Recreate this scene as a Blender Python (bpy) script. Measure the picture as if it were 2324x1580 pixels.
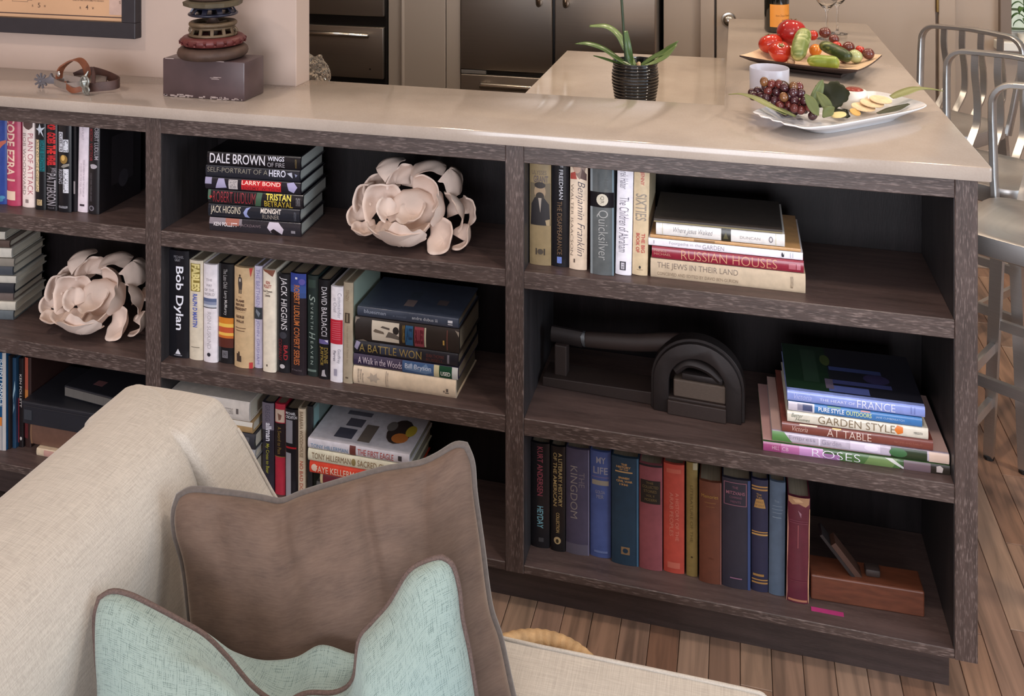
import bpy, bmesh, math, random
from math import sin, cos, pi, radians, sqrt, atan2
from mathutils import Vector, Matrix, noise

random.seed(7)
for o in list(bpy.data.objects):
    bpy.data.objects.remove(o)
SC = bpy.context.scene
COL = SC.collection

# ------------------------------------------------------------------ camera
YAW = math.atan(513 / 2018.0)
cam_d = bpy.data.cameras.new('camera')
cam_d.sensor_fit = 'HORIZONTAL'
cam_d.sensor_width = 36.0
cam_d.lens = 2018.0 * 36.0 / 2324.0
cam_d.shift_y = -1068.0 / 2324.0            # view camera: level body, lens dropped
cam_d.clip_start = 0.05
cam = bpy.data.objects.new('camera', cam_d)
COL.objects.link(cam)
cam.location = (0.0, -1.917, 1.64)
cam.rotation_euler = (radians(90), 0, YAW)
SC.camera = cam

# ------------------------------------------------------------------ world, lights, exposure
w = bpy.data.worlds.new('world')
SC.world = w
w.use_nodes = True
nt = w.node_tree
bg = nt.nodes['Background']
sky = nt.nodes.new('ShaderNodeTexSky')
sky.sky_type = 'HOSEK_WILKIE'
sky.turbidity = 4.0
sky.sun_direction = (0.3, 0.5, 0.8)
nt.links.new(sky.outputs[0], bg.inputs[0])
bg.inputs[1].default_value = 0.9


def area(name, loc, target, size, size_y, power, color, shape='RECTANGLE', spread=180):
    l = bpy.data.lights.new(name, 'AREA')
    l.shape = shape
    l.size = size
    if shape in ('RECTANGLE', 'ELLIPSE'):
        l.size_y = size_y
    l.energy = power
    l.color = color
    l.spread = radians(spread)
    o = bpy.data.objects.new(name, l)
    COL.objects.link(o)
    o.location = loc
    d = Vector(target) - Vector(loc)
    o.rotation_euler = d.to_track_quat('-Z', 'Y').to_euler()
    return o


COOL = (0.73, 0.86, 1.0)
WARM = (1.0, 0.85, 0.74)
WARMK = (1.0, 0.82, 0.62)
# daylight through the living-room windows (right side and behind the camera)
area('daylight_right', (3.12, -1.35, 1.55), (0.0, -1.1, 0.9), 2.2, 1.5, 125, COOL)
area('daylight_rear', (-0.3, -4.35, 1.0), (-0.35, 0.0, 0.75), 3.0, 1.8, 270, (0.905, 0.92, 1.0))
# recessed ceiling lamps, living room
for x, y, p in ((-2.1, -0.75, 13), (-0.75, -1.25, 5), (0.3, -0.72, 15), (-2.0, -2.6, 8), (0.2, -3.0, 8)):
    area('ceiling_lamp', (x, y, 2.56), (x, y, 0), 0.16, 0.16, p, WARM, 'DISK', 150)
# recessed ceiling lamps and pendants, kitchen; last one added to brighten stools and floor
for x, y, p in ((0.25, 1.15, 8), (-0.35, 1.35, 14), (-1.2, 1.3, 16), (0.95, 1.4, 14), (1.7, 0.5, 24)):
    area('kitchen_lamp', (x, y, 2.56), (x, y, 0), 0.14, 0.14, p, WARMK, 'DISK', 150)

sun_d = bpy.data.lights.new('sun', 'SUN')
sun_d.energy = 7.0
sun_d.angle = radians(1.0)
sun = bpy.data.objects.new('sun', sun_d)
COL.objects.link(sun)
sun.rotation_euler = Vector((0.0, 0.55, -0.83)).to_track_quat('-Z', 'Y').to_euler()

SC.view_settings.view_transform = 'Standard'
SC.view_settings.look = 'None'
SC.view_settings.exposure = -0.75
SC.view_settings.gamma = 1.0
SC.view_settings.use_curve_mapping = False
SC.cycles.use_denoising = True
SC.cycles.max_bounces = 8
SC.cycles.sample_clamp_indirect = 6.0


# ------------------------------------------------------------------ helpers
def lin(h):
    if isinstance(h, str):
        h = h.lstrip('#')
        c = [int(h[i:i + 2], 16) / 255 for i in (0, 2, 4)]
    else:
        c = [v / 255 for v in h]
    return tuple((v / 12.92 if v <= 0.04045 else ((v + 0.055) / 1.055) ** 2.4) for v in c) + (1.0,)


MATS = {}


def nodes_of(m):
    m.use_nodes = True
    t = m.node_tree
    return t, t.nodes, t.links, t.nodes['Principled BSDF']


def mix_col(t, fac, a, b):
    n = t.nodes.new('ShaderNodeMix')
    n.data_type = 'RGBA'
    if isinstance(fac, float):
        n.inputs[0].default_value = fac
    else:
        t.links.new(fac, n.inputs[0])
    for i, v in ((6, a), (7, b)):
        if isinstance(v, tuple):
            n.inputs[i].default_value = v
        else:
            t.links.new(v, n.inputs[i])
    return n.outputs[2]


def coords(t, scale=(1, 1, 1), kind='Object', rot=(0, 0, 0)):
    c = t.nodes.new('ShaderNodeTexCoord')
    m = t.nodes.new('ShaderNodeMapping')
    m.inputs['Scale'].default_value = scale
    m.inputs['Rotation'].default_value = rot
    t.links.new(c.outputs[kind], m.inputs[0])
    return m.outputs[0]


def noise_tex(t, vec, scale=5.0, detail=3.0, rough=0.5):
    n = t.nodes.new('ShaderNodeTexNoise')
    n.inputs['Scale'].default_value = scale
    n.inputs['Detail'].default_value = detail
    n.inputs['Roughness'].default_value = rough
    if vec is not None:
        t.links.new(vec, n.inputs['Vector'])
    return n.outputs[0]


def ramp(t, fac, stops):
    r = t.nodes.new('ShaderNodeValToRGB')
    e = r.color_ramp.elements
    while len(e) < len(stops):
        e.new(0.5)
    for el, (p, c) in zip(e, stops):
        el.position = p
        el.color = c
    t.links.new(fac, r.inputs[0])
    return r.outputs[0]


def bump(t, bsdf, h, strength=0.2, dist=0.002):
    b = t.nodes.new('ShaderNodeBump')
    b.inputs['Strength'].default_value = strength
    b.inputs['Distance'].default_value = dist
    t.links.new(h, b.inputs['Height'])
    t.links.new(b.outputs[0], bsdf.inputs['Normal'])


def M(name, col, rough=0.5, metal=0.0, var=0.08, vscale=30.0, vstretch=(1, 1, 1), bmp=0.0, bscale=None, coat=0.0, sheen=0.0, spec=0.5, trans=0.0, ior=1.5):
    """A plain material whose colour wanders a little (procedural noise)."""
    key = (name, str(col), rough, metal)
    if key in MATS:
        return MATS[key]
    m = bpy.data.materials.new(name)
    t, n, l, b = nodes_of(m)
    c = lin(col)
    v = coords(t, vstretch)
    f = noise_tex(t, v, vscale, 3.0)
    lo = tuple(x * (1 - var) for x in c[:3]) + (1,)
    hi = tuple(min(1, x * (1 + var)) for x in c[:3]) + (1,)
    l.new(ramp(t, f, [(0.3, lo), (0.7, hi)]), b.inputs['Base Color'])
    b.inputs['Roughness'].default_value = rough
    b.inputs['Metallic'].default_value = metal
    b.inputs['Coat Weight'].default_value = coat
    b.inputs['Coat Roughness'].default_value = 0.12
    b.inputs['Sheen Weight'].default_value = sheen
    b.inputs['Specular IOR Level'].default_value = spec
    b.inputs['Transmission Weight'].default_value = trans
    b.inputs['IOR'].default_value = ior
    if bmp:
        bump(t, b, noise_tex(t, v, bscale or vscale * 4, 3.0), bmp)
    MATS[key] = m
    return m


def obj(name, bm, mat, parent=None, smooth=False, auto=None):
    """Link a bmesh (or mesh) as ONE mesh object."""
    if isinstance(bm, bmesh.types.BMesh):
        me = bpy.data.meshes.new(name)
        bmesh.ops.recalc_face_normals(bm, faces=bm.faces[:])
        bm.to_mesh(me)
        bm.free()
    else:
        me = bm
    if mat is not None and not me.materials:
        me.materials.append(mat)
    if smooth and me.polygons:
        me.polygons.foreach_set('use_smooth', [True] * len(me.polygons))
        if auto:
            me.set_sharp_from_angle(angle=radians(auto))
    o = bpy.data.objects.new(name, me)
    COL.objects.link(o)
    if parent is not None:
        o.parent = parent
    return o


def tag(o, label=None, cat=None, group=None, kind=None):
    if label: o['label'] = label
    if cat: o['category'] = cat
    if group: o['group'] = group
    if kind: o['kind'] = kind
    return o


def thing(name, label, cat, loc=(0, 0, 0), rot=(0, 0, 0), group=None):
    o = bpy.data.objects.new(name, None)
    o.empty_display_size = 0.05
    COL.objects.link(o)
    o.location = loc
    o.rotation_euler = rot
    return tag(o, label, cat, group)


def copy_tree(o, parent=None):
    c = o.copy()
    COL.objects.link(c)
    if parent is not None:
        c.parent = parent
    for ch in list(o.children):
        copy_tree(ch, c)
    return c


def add_box(bm, x0, x1, y0, y1, z0, z1, bev=0.0, seg=2):
    r = bmesh.ops.create_cube(bm, size=1.0)
    vs = r['verts']
    for v in vs:
        v.co = Vector(((x0 + x1) / 2 + v.co.x * (x1 - x0), (y0 + y1) / 2 + v.co.y * (y1 - y0), (z0 + z1) / 2 + v.co.z * (z1 - z0)))
    if bev > 0:
        es = list({e for v in vs for e in v.link_edges})
        bmesh.ops.bevel(bm, geom=es, offset=bev, segments=seg, profile=0.5, affect='EDGES')


def box(x0, x1, y0, y1, z0, z1, bev=0.0, seg=2):
    bm = bmesh.new()
    add_box(bm, x0, x1, y0, y1, z0, z1, bev, seg)
    return bm


def add_prism(bm, pts, axis, a0, a1):
    """Extrude a 2D outline. axis 'y': pts are (x,z); 'z': (x,y); 'x': (y,z)."""
    def P(p, a):
        return {'y': (p[0], a, p[1]), 'z': (p[0], p[1], a), 'x': (a, p[0], p[1])}[axis]
    A = [bm.verts.new(P(p, a0)) for p in pts]
    B = [bm.verts.new(P(p, a1)) for p in pts]
    n = len(pts)
    bm.faces.new(A)
    bm.faces.new(B[::-1])
    for i in range(n):
        j = (i + 1) % n
        bm.faces.new((A[i], A[j], B[j], B[i]))


def prism(pts, axis, a0, a1, bev=0.0, seg=2, ang=40):
    bm = bmesh.new()
    add_prism(bm, pts, axis, a0, a1)
    bmesh.ops.recalc_face_normals(bm, faces=bm.faces[:])
    if bev:
        es = [e for e in bm.edges if len(e.link_faces) == 2 and e.calc_face_angle(0) > radians(ang)]
        bmesh.ops.bevel(bm, geom=es, offset=bev, segments=seg, profile=0.5, affect='EDGES')
    return bm


def add_lathe(bm, prof, n=32, c=(0, 0, 0), close=False, lobes=0, lobe_amp=0.0):
    """prof: list of (r, z)."""
    rings = []
    for r, z in prof:
        if r < 1e-6:
            rings.append([bm.verts.new((c[0], c[1], c[2] + z))])
        else:
            ring = []
            for i in range(n):
                a = 2 * pi * i / n
                rr = r * (1 + (lobe_amp * cos(lobes * a) if lobes else 0))
                ring.append(bm.verts.new((c[0] + rr * cos(a), c[1] + rr * sin(a), c[2] + z)))
            rings.append(ring)
    pairs = list(zip(rings, rings[1:]))
    if close:
        pairs.append((rings[-1], rings[0]))
    for A, B in pairs:
        for i in range(n):
            j = (i + 1) % n
            if len(A) == 1 and len(B) == 1:
                continue
            if len(A) == 1:
                bm.faces.new((A[0], B[j], B[i]))
            elif len(B) == 1:
                bm.faces.new((A[i], A[j], B[0]))
            else:
                bm.faces.new((A[i], A[j], B[j], B[i]))


def lathe(prof, n=32, c=(0, 0, 0), close=False, lobes=0, lobe_amp=0.0):
    bm = bmesh.new()
    add_lathe(bm, prof, n, c, close, lobes, lobe_amp)
    return bm


def crom(pts, n=8):
    """Catmull-Rom through points (tuples of any dimension)."""
    P = [Vector(p) for p in pts]
    out = []
    for i in range(len(P) - 1):
        p0 = P[i - 1] if i else P[0] * 2 - P[1]
        p1, p2 = P[i], P[i + 1]
        p3 = P[i + 2] if i + 2 < len(P) else P[-1] * 2 - P[-2]
        for k in range(n):
            t = k / n
            out.append(0.5 * ((2 * p1) + (p2 - p0) * t + (2 * p0 - 5 * p1 + 4 * p2 - p3) * t * t + (3 * p1 - p0 - 3 * p2 + p3) * t ** 3))
    out.append(P[-1].copy())
    return out


def add_sweep(bm, path, prof, up=(0, 0, 1), closed=False, scale=None, cap=True):
    """Sweep the 2D profile (side, up) along a path of Vectors."""
    path = [Vector(p) for p in path]
    n = len(path)
    rings = []
    upv = Vector(up)
    for i, p in enumerate(path):
        if closed:
            tg = path[(i + 1) % n] - path[i - 1]
        else:
            tg = path[min(i + 1, n - 1)] - path[max(i - 1, 0)]
        tg.normalize()
        side = tg.cross(upv)
        if side.length < 1e-4:
            side = tg.cross(Vector((1, 0.01, 0)))
        side.normalize()
        u = side.cross(tg).normalized()
        s = scale[i] if scale else 1.0
        rings.append([bm.verts.new(p + side * a * s + u * b * s) for a, b in prof])
    m = len(prof)
    pairs = list(zip(rings, rings[1:]))
    if closed:
        pairs.append((rings[-1], rings[0]))
    for A, B in pairs:
        for i in range(m):
            j = (i + 1) % m
            bm.faces.new((A[i], A[j], B[j], B[i]))
    if cap and not closed:
        bm.faces.new(rings[0][::-1])
        bm.faces.new(rings[-1])


def sweep(path, prof, up=(0, 0, 1), closed=False, scale=None):
    bm = bmesh.new()
    add_sweep(bm, path, prof, up, closed, scale)
    return bm


def circ(r, n=8, ry=None):
    return [(r * cos(2 * pi * i / n), (ry or r) * sin(2 * pi * i / n)) for i in range(n)]


def rect(wd, t):
    return [(-wd / 2, -t / 2), (wd / 2, -t / 2), (wd / 2, t / 2), (-wd / 2, t / 2)]


# text outlines, cached (flat meshes made from the built-in font)
_TX = {}
_cu = bpy.data.curves.new('letters', 'FONT')
_cu.resolution_u = 3
_cuo = bpy.data.objects.new('letters', _cu)
COL.objects.link(_cuo)


def text_data(s, bold=0.0, shear=0.0):
    k = (s, bold, shear)
    if k not in _TX:
        _cu.body = s
        _cu.offset = bold
        _cu.shear = shear
        dg = bpy.context.evaluated_depsgraph_get()
        dg.update()
        me = bpy.data.meshes.new_from_object(_cuo.evaluated_get(dg))
        vs = [(v.co.x, v.co.y) for v in me.vertices]
        fs = [tuple(p.vertices) for p in me.polygons]
        bpy.data.meshes.remove(me)
        x0 = min(v[0] for v in vs); x1 = max(v[0] for v in vs)
        y0 = min(v[1] for v in vs); y1 = max(v[1] for v in vs)
        _TX[k] = ([((x - x0) / (x1 - x0), (y - y0) / max(1e-6, y1 - y0)) for x, y in vs], fs)
    return _TX[k]

# ------------------------------------------------------------------ materials of the setting
def wood_cerused(name, axis, base=(76, 62, 57), light=(140, 122, 115), amount=0.45):
    """Dark stained oak with white-filled pores; grain along the axis."""
    m = bpy.data.materials.new(name)
    t, n, l, b = nodes_of(m)
    st = {'x': (5, 60, 60), 'z': (60, 60, 5), 'y': (60, 5, 60)}[axis]
    v = coords(t, st)
    big = noise_tex(t, v, 1.0, 4.0, 0.6)
    st2 = {'x': (55, 380, 380), 'z': (380, 380, 55), 'y': (380, 55, 380)}[axis]
    v2 = coords(t, st2)
    pores = noise_tex(t, v2, 1.0, 2.0, 0.5)
    base_l = lin(base)
    dark = tuple(x * 0.6 for x in base_l[:3]) + (1,)
    c1 = ramp(t, big, [(0.3, dark), (0.7, tuple(min(1, x * 1.25) for x in base_l[:3]) + (1,))])
    patch = noise_tex(t, coords(t, (9, 9, 9)), 1.0, 2.0)
    mul = n.new('ShaderNodeMath'); mul.operation = 'MULTIPLY'
    pm = ramp(t, pores, [(0.52, (0, 0, 0, 1)), (0.70, (1, 1, 1, 1))])
    pp = ramp(t, patch, [(0.3, (0.35, 0.35, 0.35, 1)), (0.65, (1, 1, 1, 1))])
    l.new(pm, mul.inputs[0]); l.new(pp, mul.inputs[1])
    mul2 = n.new('ShaderNodeMath'); mul2.operation = 'MULTIPLY'; mul2.inputs[1].default_value = amount * 1.6
    l.new(mul.outputs[0], mul2.inputs[0])
    l.new(mix_col(t, mul2.outputs[0], c1, lin(light)), b.inputs['Base Color'])
    b.inputs['Roughness'].default_value = 0.42
    bump(t, b, pores, 0.25, 0.001)
    return m


OAK_X = wood_cerused('cerused_oak_along', 'x')
OAK_Z = wood_cerused('cerused_oak_upright', 'z')
OAK_IN = wood_cerused('oak_shelf_top', 'x', base=(86, 69, 65), light=(110, 95, 90), amount=0.25)
OAK_SHADE = wood_cerused('oak_inside_shade', 'z', base=(24, 19, 20), light=(32, 27, 27), amount=0.2)  # same oak darkened: the bays' interior shade is put into the colour
OAK_SHADE.node_tree.nodes['Principled BSDF'].inputs['Specular IOR Level'].default_value = 0.2
OAK_LINE = wood_cerused('oak_bay_side', 'z', base=(52, 48, 49), light=(68, 64, 65), amount=0.2)  # bay sides greyed: interior shade and cool daylight put into the tone
OAK_KICK = wood_cerused('oak_plinth', 'x', base=(62, 50, 47), light=(80, 68, 64), amount=0.2)


def wall_mat(name, col, rough=0.75):
    m = bpy.data.materials.new(name)
    t, n, l, b = nodes_of(m)
    c = lin(col)
    f = noise_tex(t, coords(t), 2.5, 3)
    l.new(ramp(t, f, [(0.3, tuple(x * 0.97 for x in c[:3]) + (1,)), (0.7, c)]), b.inputs['Base Color'])
    b.inputs['Roughness'].default_value = rough
    bump(t, b, noise_tex(t, coords(t), 350, 2), 0.06, 0.001)
    return m


PAINT = wall_mat('cream_paint', (184, 163, 150))
PAINT_K = wall_mat('kitchen_paint', (166, 148, 132), 0.5)
PAINT_C = wall_mat('cabinet_paint', (160, 148, 138), 0.4)
CEIL = wall_mat('ceiling_paint', (235, 230, 224))


def quartz():
    m = bpy.data.materials.new('cream_quartz')
    t, n, l, b = nodes_of(m)
    v = coords(t)
    f = noise_tex(t, v, 3.2, 6, 0.6)
    f2 = noise_tex(t, v, 220, 2, 0.5)
    c = ramp(t, f, [(0.35, lin((162, 147, 134))), (0.5, lin((172, 157, 144))), (0.66, lin((181, 167, 154)))])
    l.new(mix_col(t, 0.06, c, f2), b.inputs['Base Color'])
    b.inputs['Roughness'].default_value = 0.13
    b.inputs['Specular IOR Level'].default_value = 0.55
    return m


QUARTZ = quartz()


def plank_mat():
    m = bpy.data.materials.new('oak_floorboard')
    t, n, l, b = nodes_of(m)
    info = n.new('ShaderNodeObjectInfo')
    c = n.new('ShaderNodeTexCoord')
    off = n.new('ShaderNodeVectorMath'); off.operation = 'ADD'
    sc = n.new('ShaderNodeVectorMath'); sc.operation = 'SCALE'; sc.inputs['Scale'].default_value = 37.0
    comb = n.new('ShaderNodeCombineXYZ')
    for i in range(3):
        l.new(info.outputs['Random'], comb.inputs[i])
    l.new(comb.outputs[0], sc.inputs[0])
    l.new(c.outputs['Object'], off.inputs[0]); l.new(sc.outputs[0], off.inputs[1])
    mp = n.new('ShaderNodeMapping'); mp.inputs['Scale'].default_value = (26, 2.0, 26)
    l.new(off.outputs[0], mp.inputs[0])
    wv = n.new('ShaderNodeTexNoise'); wv.inputs['Scale'].default_value = 1.0; wv.inputs['Detail'].default_value = 5
    wv.inputs['Distortion'].default_value = 1.6
    l.new(mp.outputs[0], wv.inputs['Vector'])
    tone = ramp(t, info.outputs['Random'], [(0.0, lin((138, 102, 82))), (0.2, lin((156, 124, 102))), (0.4, lin((118, 86, 70))),
                                          (0.6, lin((160, 132, 112))), (0.8, lin((142, 112, 95))), (1.0, lin((168, 140, 116)))])
    grain = ramp(t, wv.outputs[0], [(0.3, (0.55, 0.55, 0.55, 1)), (0.62, (1.08, 1.05, 1.02, 1))])
    mx = n.new('ShaderNodeMix'); mx.data_type = 'RGBA'; mx.blend_type = 'MULTIPLY'; mx.inputs[0].default_value = 1.0
    l.new(tone, mx.inputs[6]); l.new(grain, mx.inputs[7])
    l.new(mx.outputs[2], b.inputs['Base Color'])
    b.inputs['Roughness'].default_value = 0.38
    return m


PLANK = plank_mat()

# ------------------------------------------------------------------ the room
XL, XR, YF, YB, ZC = -3.6, 3.2, -4.5, 2.62, 2.6


def struct(name, bm, mat, parent=None, label=None):
    o = obj(name, bm, mat, parent)
    if parent is None:
        o['kind'] = 'structure'
        if label: o['label'] = label
    return o


floor = struct('floor', box(XL, XR, YF, YB, -0.12, -0.014), M('subfloor', (60, 46, 38), 0.8))
# floorboards, laid front to back, in the part of the floor the picture can see
_pl = {}
PW = 0.0635


def plank_mesh(L):
    L = round(L, 2)
    if L not in _pl:
        bm = box(-PW / 2 + 0.0006, PW / 2 - 0.0006, 0.0006, L - 0.0006, -0.014, 0.0)
        top = [e for e in bm.edges if all(abs(v.co.z) < 1e-6 for v in e.verts)]
        bmesh.ops.bevel(bm, geom=top, offset=0.0011, segments=1, affect='EDGES')
        me = bpy.data.meshes.new('plank')
        bmesh.ops.recalc_face_normals(bm, faces=bm.faces[:])
        bm.to_mesh(me); bm.free()
        me.materials.append(PLANK)
        _pl[L] = me
    return _pl[L]


rp = random.Random(3)
x = -0.98
while x < 2.3:
    hide_front = x < 0.38
    y = -1.0 - rp.random() * 0.5
    yend = 0.1 if hide_front else 2.15
    if not hide_front:
        y = -0.7 - rp.random() * 0.5
    while y < yend:
        L = rp.choice((0.55, 0.7, 0.85, 1.0))
        if y + L > 2.16:
            L = max(0.1, round(2.18 - y, 2))
        o = obj('plank', plank_mesh(L), None, floor)
        o.location = (x, y, 0)
        y += L
    x += PW

struct('ceiling', box(XL, XR, YF, YB, ZC, ZC + 0.1), CEIL)
struct('wall_left', box(XL - 0.1, XL, YF, YB, 0, ZC), PAINT)
# right wall with the big living-room window opening the daylight comes through
bm = bmesh.new()
add_box(bm, XR, XR + 0.12, YF, -2.6, 0, ZC)
add_box(bm, XR, XR + 0.12, -0.1, YB, 0, ZC)
add_box(bm, XR, XR + 0.12, -2.6, -0.1, 0, 0.75)
add_box(bm, XR, XR + 0.12, -2.6, -0.1, 2.35, ZC)
struct('wall_right', bm, PAINT)
bm = bmesh.new()
add_box(bm, XL, -1.9, YF - 0.12, YF, 0, ZC)
add_box(bm, 1.3, XR, YF - 0.12, YF, 0, ZC)
add_box(bm, -1.9, 1.3, YF - 0.12, YF, 0, 0.05)
add_box(bm, -1.9, 1.3, YF - 0.12, YF, 2.1, ZC)
struct('wall_front', bm, PAINT)
# kitchen back wall: deep bay for fridge and ovens, then the nearer wall with door and window
bm = bmesh.new()
add_box(bm, XL, -0.33, YB, YB + 0.1, 0, ZC)
add_box(bm, -0.33, 1.10, 2.2, YB + 0.1, 0, ZC)
add_box(bm, 1.10, 1.95, 2.2, 2.32, 0, 0.96)
add_box(bm, 1.10, 1.95, 2.2, 2.32, 2.05, ZC)
add_box(bm, 1.95, XR, 2.2, 2.32, 0, ZC)
struct('wall_back', bm, PAINT_K)
# short wall standing behind the left half of the bookcase
struct('wall_partition', box(XL, -1.157, 0.268, 0.345, 0, ZC, 0.002), PAINT)
struct('baseboard_back', box(0.9, XR, 2.186, 2.2, 0, 0.13, 0.003), PAINT_K)

# door with its casing
struct('trim_1', box(-0.165, -0.104, 2.172, 2.2, 0, 2.12, 0.003), PAINT_K)
struct('trim_2', box(0.823, 0.888, 2.172, 2.2, 0, 2.12, 0.003), PAINT_K)
struct('trim_3', box(-0.165, 0.888, 2.172, 2.2, 2.06, 2.12, 0.003), PAINT_K)
d1 = struct('door_1', box(-0.094, 0.812, 2.178, 2.2, 0.01, 2.05, 0.003), PAINT_K)
NICKEL = M('brushed_nickel', (190, 184, 174), 0.22, 1.0, 0.04)
bm = bmesh.new()
prof = [(0.001, 0.062), (0.016, 0.061), (0.0255, 0.052), (0.027, 0.044), (0.022, 0.034), (0.012, 0.028), (0.011, 0.008), (0.031, 0.006), (0.033, 0.0)]
add_lathe(bm, prof, 28)
bmesh.ops.rotate(bm, verts=bm.verts[:], cent=(0, 0, 0), matrix=Matrix.Rotation(radians(90), 3, 'X'))
bmesh.ops.translate(bm, verts=bm.verts[:], vec=(-0.04, 2.178, 1.005))
obj('door_knob', bm, NICKEL, d1, True, 40)
BRASS = M('aged_brass', (150, 122, 74), 0.35, 1.0)
for z in (0.35, 1.115, 1.85):
    bm = box(0.813, 0.822, 2.166, 2.18, z - 0.045, z + 0.045, 0.002)
    obj('hinge', bm, BRASS, d1)
struct('door_gap_shade', box(-0.0985, -0.0945, 2.184, 2.2, 0, 2.06), M('dark_gap', (24, 20, 18), 0.9))  # dark strip painting the shade in the gap beside the door

# kitchen window on the far right
w1 = struct('window_1', None or (lambda: (lambda b: (add_box(b, 1.057, 1.0995, 2.165, 2.2, 0.93, 2.11, 0.003), add_box(b, 1.94, 1.995, 2.165, 2.2, 0.93, 2.11, 0.003),
            add_box(b, 1.057, 1.995, 2.165, 2.2, 2.05, 2.11, 0.003), b)[-1])(bmesh.new()))(), wall_mat('window_casing_shaded', (120, 106, 96)))  # casing beige darkened, its shade is put into the colour
obj('window_sill', box(1.04, 2.01, 2.13, 2.3, 0.925, 0.962, 0.004), wall_mat('sill_white', (225, 222, 214), 0.4), w1)
bm = bmesh.new()
add_box(bm, 1.1005, 1.107, 2.235, 2.275, 0.962, 2.05)
add_box(bm, 1.917, 1.94, 2.235, 2.275, 0.962, 2.05)
add_box(bm, 1.1005, 1.94, 2.235, 2.275, 0.962, 0.99)
add_box(bm, 1.1005, 1.94, 2.235, 2.275, 2.02, 2.05)
obj('sash', bm, wall_mat('sash_white', (228, 226, 220), 0.4), w1)
GLASS = M('window_glass', (245, 250, 248), 0.0, 0, 0.0, trans=1.0, ior=1.45)
obj('pane', box(1.107, 1.917, 2.252, 2.256, 0.99, 2.02), GLASS, w1)
# house wall across the yard, seen through that window
hs = thing('neighbour_house', 'pale grey-green clapboard house wall seen through the window at far right', 'house', (2.4, 5.2, 0))
SIDING = M('clapboard_paint', (226, 226, 208), 0.7)
sd = bpy.data.meshes.new('siding_board')
bm = prism([(0, 0), (-0.02, 0), (-0.004, 0.145), (0, 0.145)], 'x', -2.2, 2.2)
bmesh.ops.recalc_face_normals(bm, faces=bm.faces[:]); bm.to_mesh(sd); bm.free(); sd.materials.append(SIDING)
for k in range(16):
    o = obj('siding_board', sd, None, hs); o.location = (0, 0, 0.14 * k)
obj('wall_core', box(-2.2, 2.2, 0.0, 0.1, 0, 2.4), SIDING, hs)
yard = struct('ground_outside', box(0.4, 6, 2.75, 6.5, -0.3, -0.2), M('lawn', (110, 130, 80), 0.9))

# ------------------------------------------------------------------ bookcase
bc = thing('bookcase', 'long dark cerused-oak bookcase with three open bays under a cream stone top', 'bookcase', (0, 0, 0))
ZB, ZS2, ZS1, ZR, ZT = 0.0945, 0.440, 0.766, 1.0065, 1.047
DEP = 0.335
TH = 0.0385
for x0, x1 in ((-2.352, -2.3105), (-1.4275, -1.385), (-0.5025, -0.461), (0.415, 0.4565)):
    y1 = DEP if x1 > 0.4 else DEP - 0.008
    if x0 < -1.2: y1 = 0.262
    obj('upright_panel', box(x0, x1, 0.0, y1, ZB, ZT, 0.0012, 1), OAK_Z, bc)
for i, (x0, x1) in enumerate(((-2.3105, -1.4275), (-1.385, -0.5025), (-0.461, 0.415))):
    ye = 0.262 if i == 0 else DEP
    yb = ye - 0.012
    if i == 1: ye = 0.262; yb = 0.25
    for z in (ZS1, ZS2):
        bm = box(x0, x1, 0.001, yb, z - TH, z, 0.0015, 1)
        o = obj('shelf', bm, OAK_X, bc)
        o.data.materials.append(OAK_IN)
        for p in o.data.polygons:
            if abs(p.normal.z) > 0.9 or p.center.y > 0.01:
                p.material_index = 1
    o = obj('bottom_deck', box(x0, x1, 0.001, yb, ZB, 0.1135, 0.0015, 1), OAK_X, bc)
    o.data.materials.append(OAK_IN)
    for p in o.data.polygons:
        if abs(p.normal.z) > 0.9: p.material_index = 1
    obj('top_rail', box(x0, x1, 0.001, 0.022, ZR, ZT, 0.0012, 1), OAK_X, bc)
    obj('back_panel', box(x0, x1, yb, ye, ZB, ZT), OAK_SHADE, bc)
    # thin sheets on the bay's inner faces, interior shade put into their tone
    obj('top_panel', box(x0, x1, 0.022, yb, ZT - 0.02, ZT), OAK_SHADE, bc)
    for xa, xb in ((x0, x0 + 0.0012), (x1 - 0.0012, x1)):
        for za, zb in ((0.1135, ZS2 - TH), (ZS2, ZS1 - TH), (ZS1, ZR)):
            obj('bay_shade_sheet', box(xa, xb, 0.004, yb, za, zb), OAK_LINE, bc)
obj('plinth', box(-2.352, 0.415, 0.05, 0.068, 0, ZB), OAK_KICK, bc)
obj('plinth', box(0.397, 0.415, 0.068, DEP - 0.02, 0, ZB), OAK_KICK, bc)

# cream quartz top: runs over the bookcase and back along the peninsula (one slab)
CT0, CT1 = 1.048, 1.0765
out = [(-2.6, -0.018), (0.4745, -0.018), (0.4785, -0.014), (0.4810, 1.742), (-0.036, 1.742), (-0.034, 0.346), (-1.155, 0.346), (-1.155, 0.266), (-2.6, 0.266)]
bm = prism(out, 'z', CT0, CT1, 0.003, 2)
ct = obj('countertop', bm, QUARTZ, None, True, 30)
tag(ct, 'cream quartz bar countertop in an L over the bookcase and peninsula', 'countertop')
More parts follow.
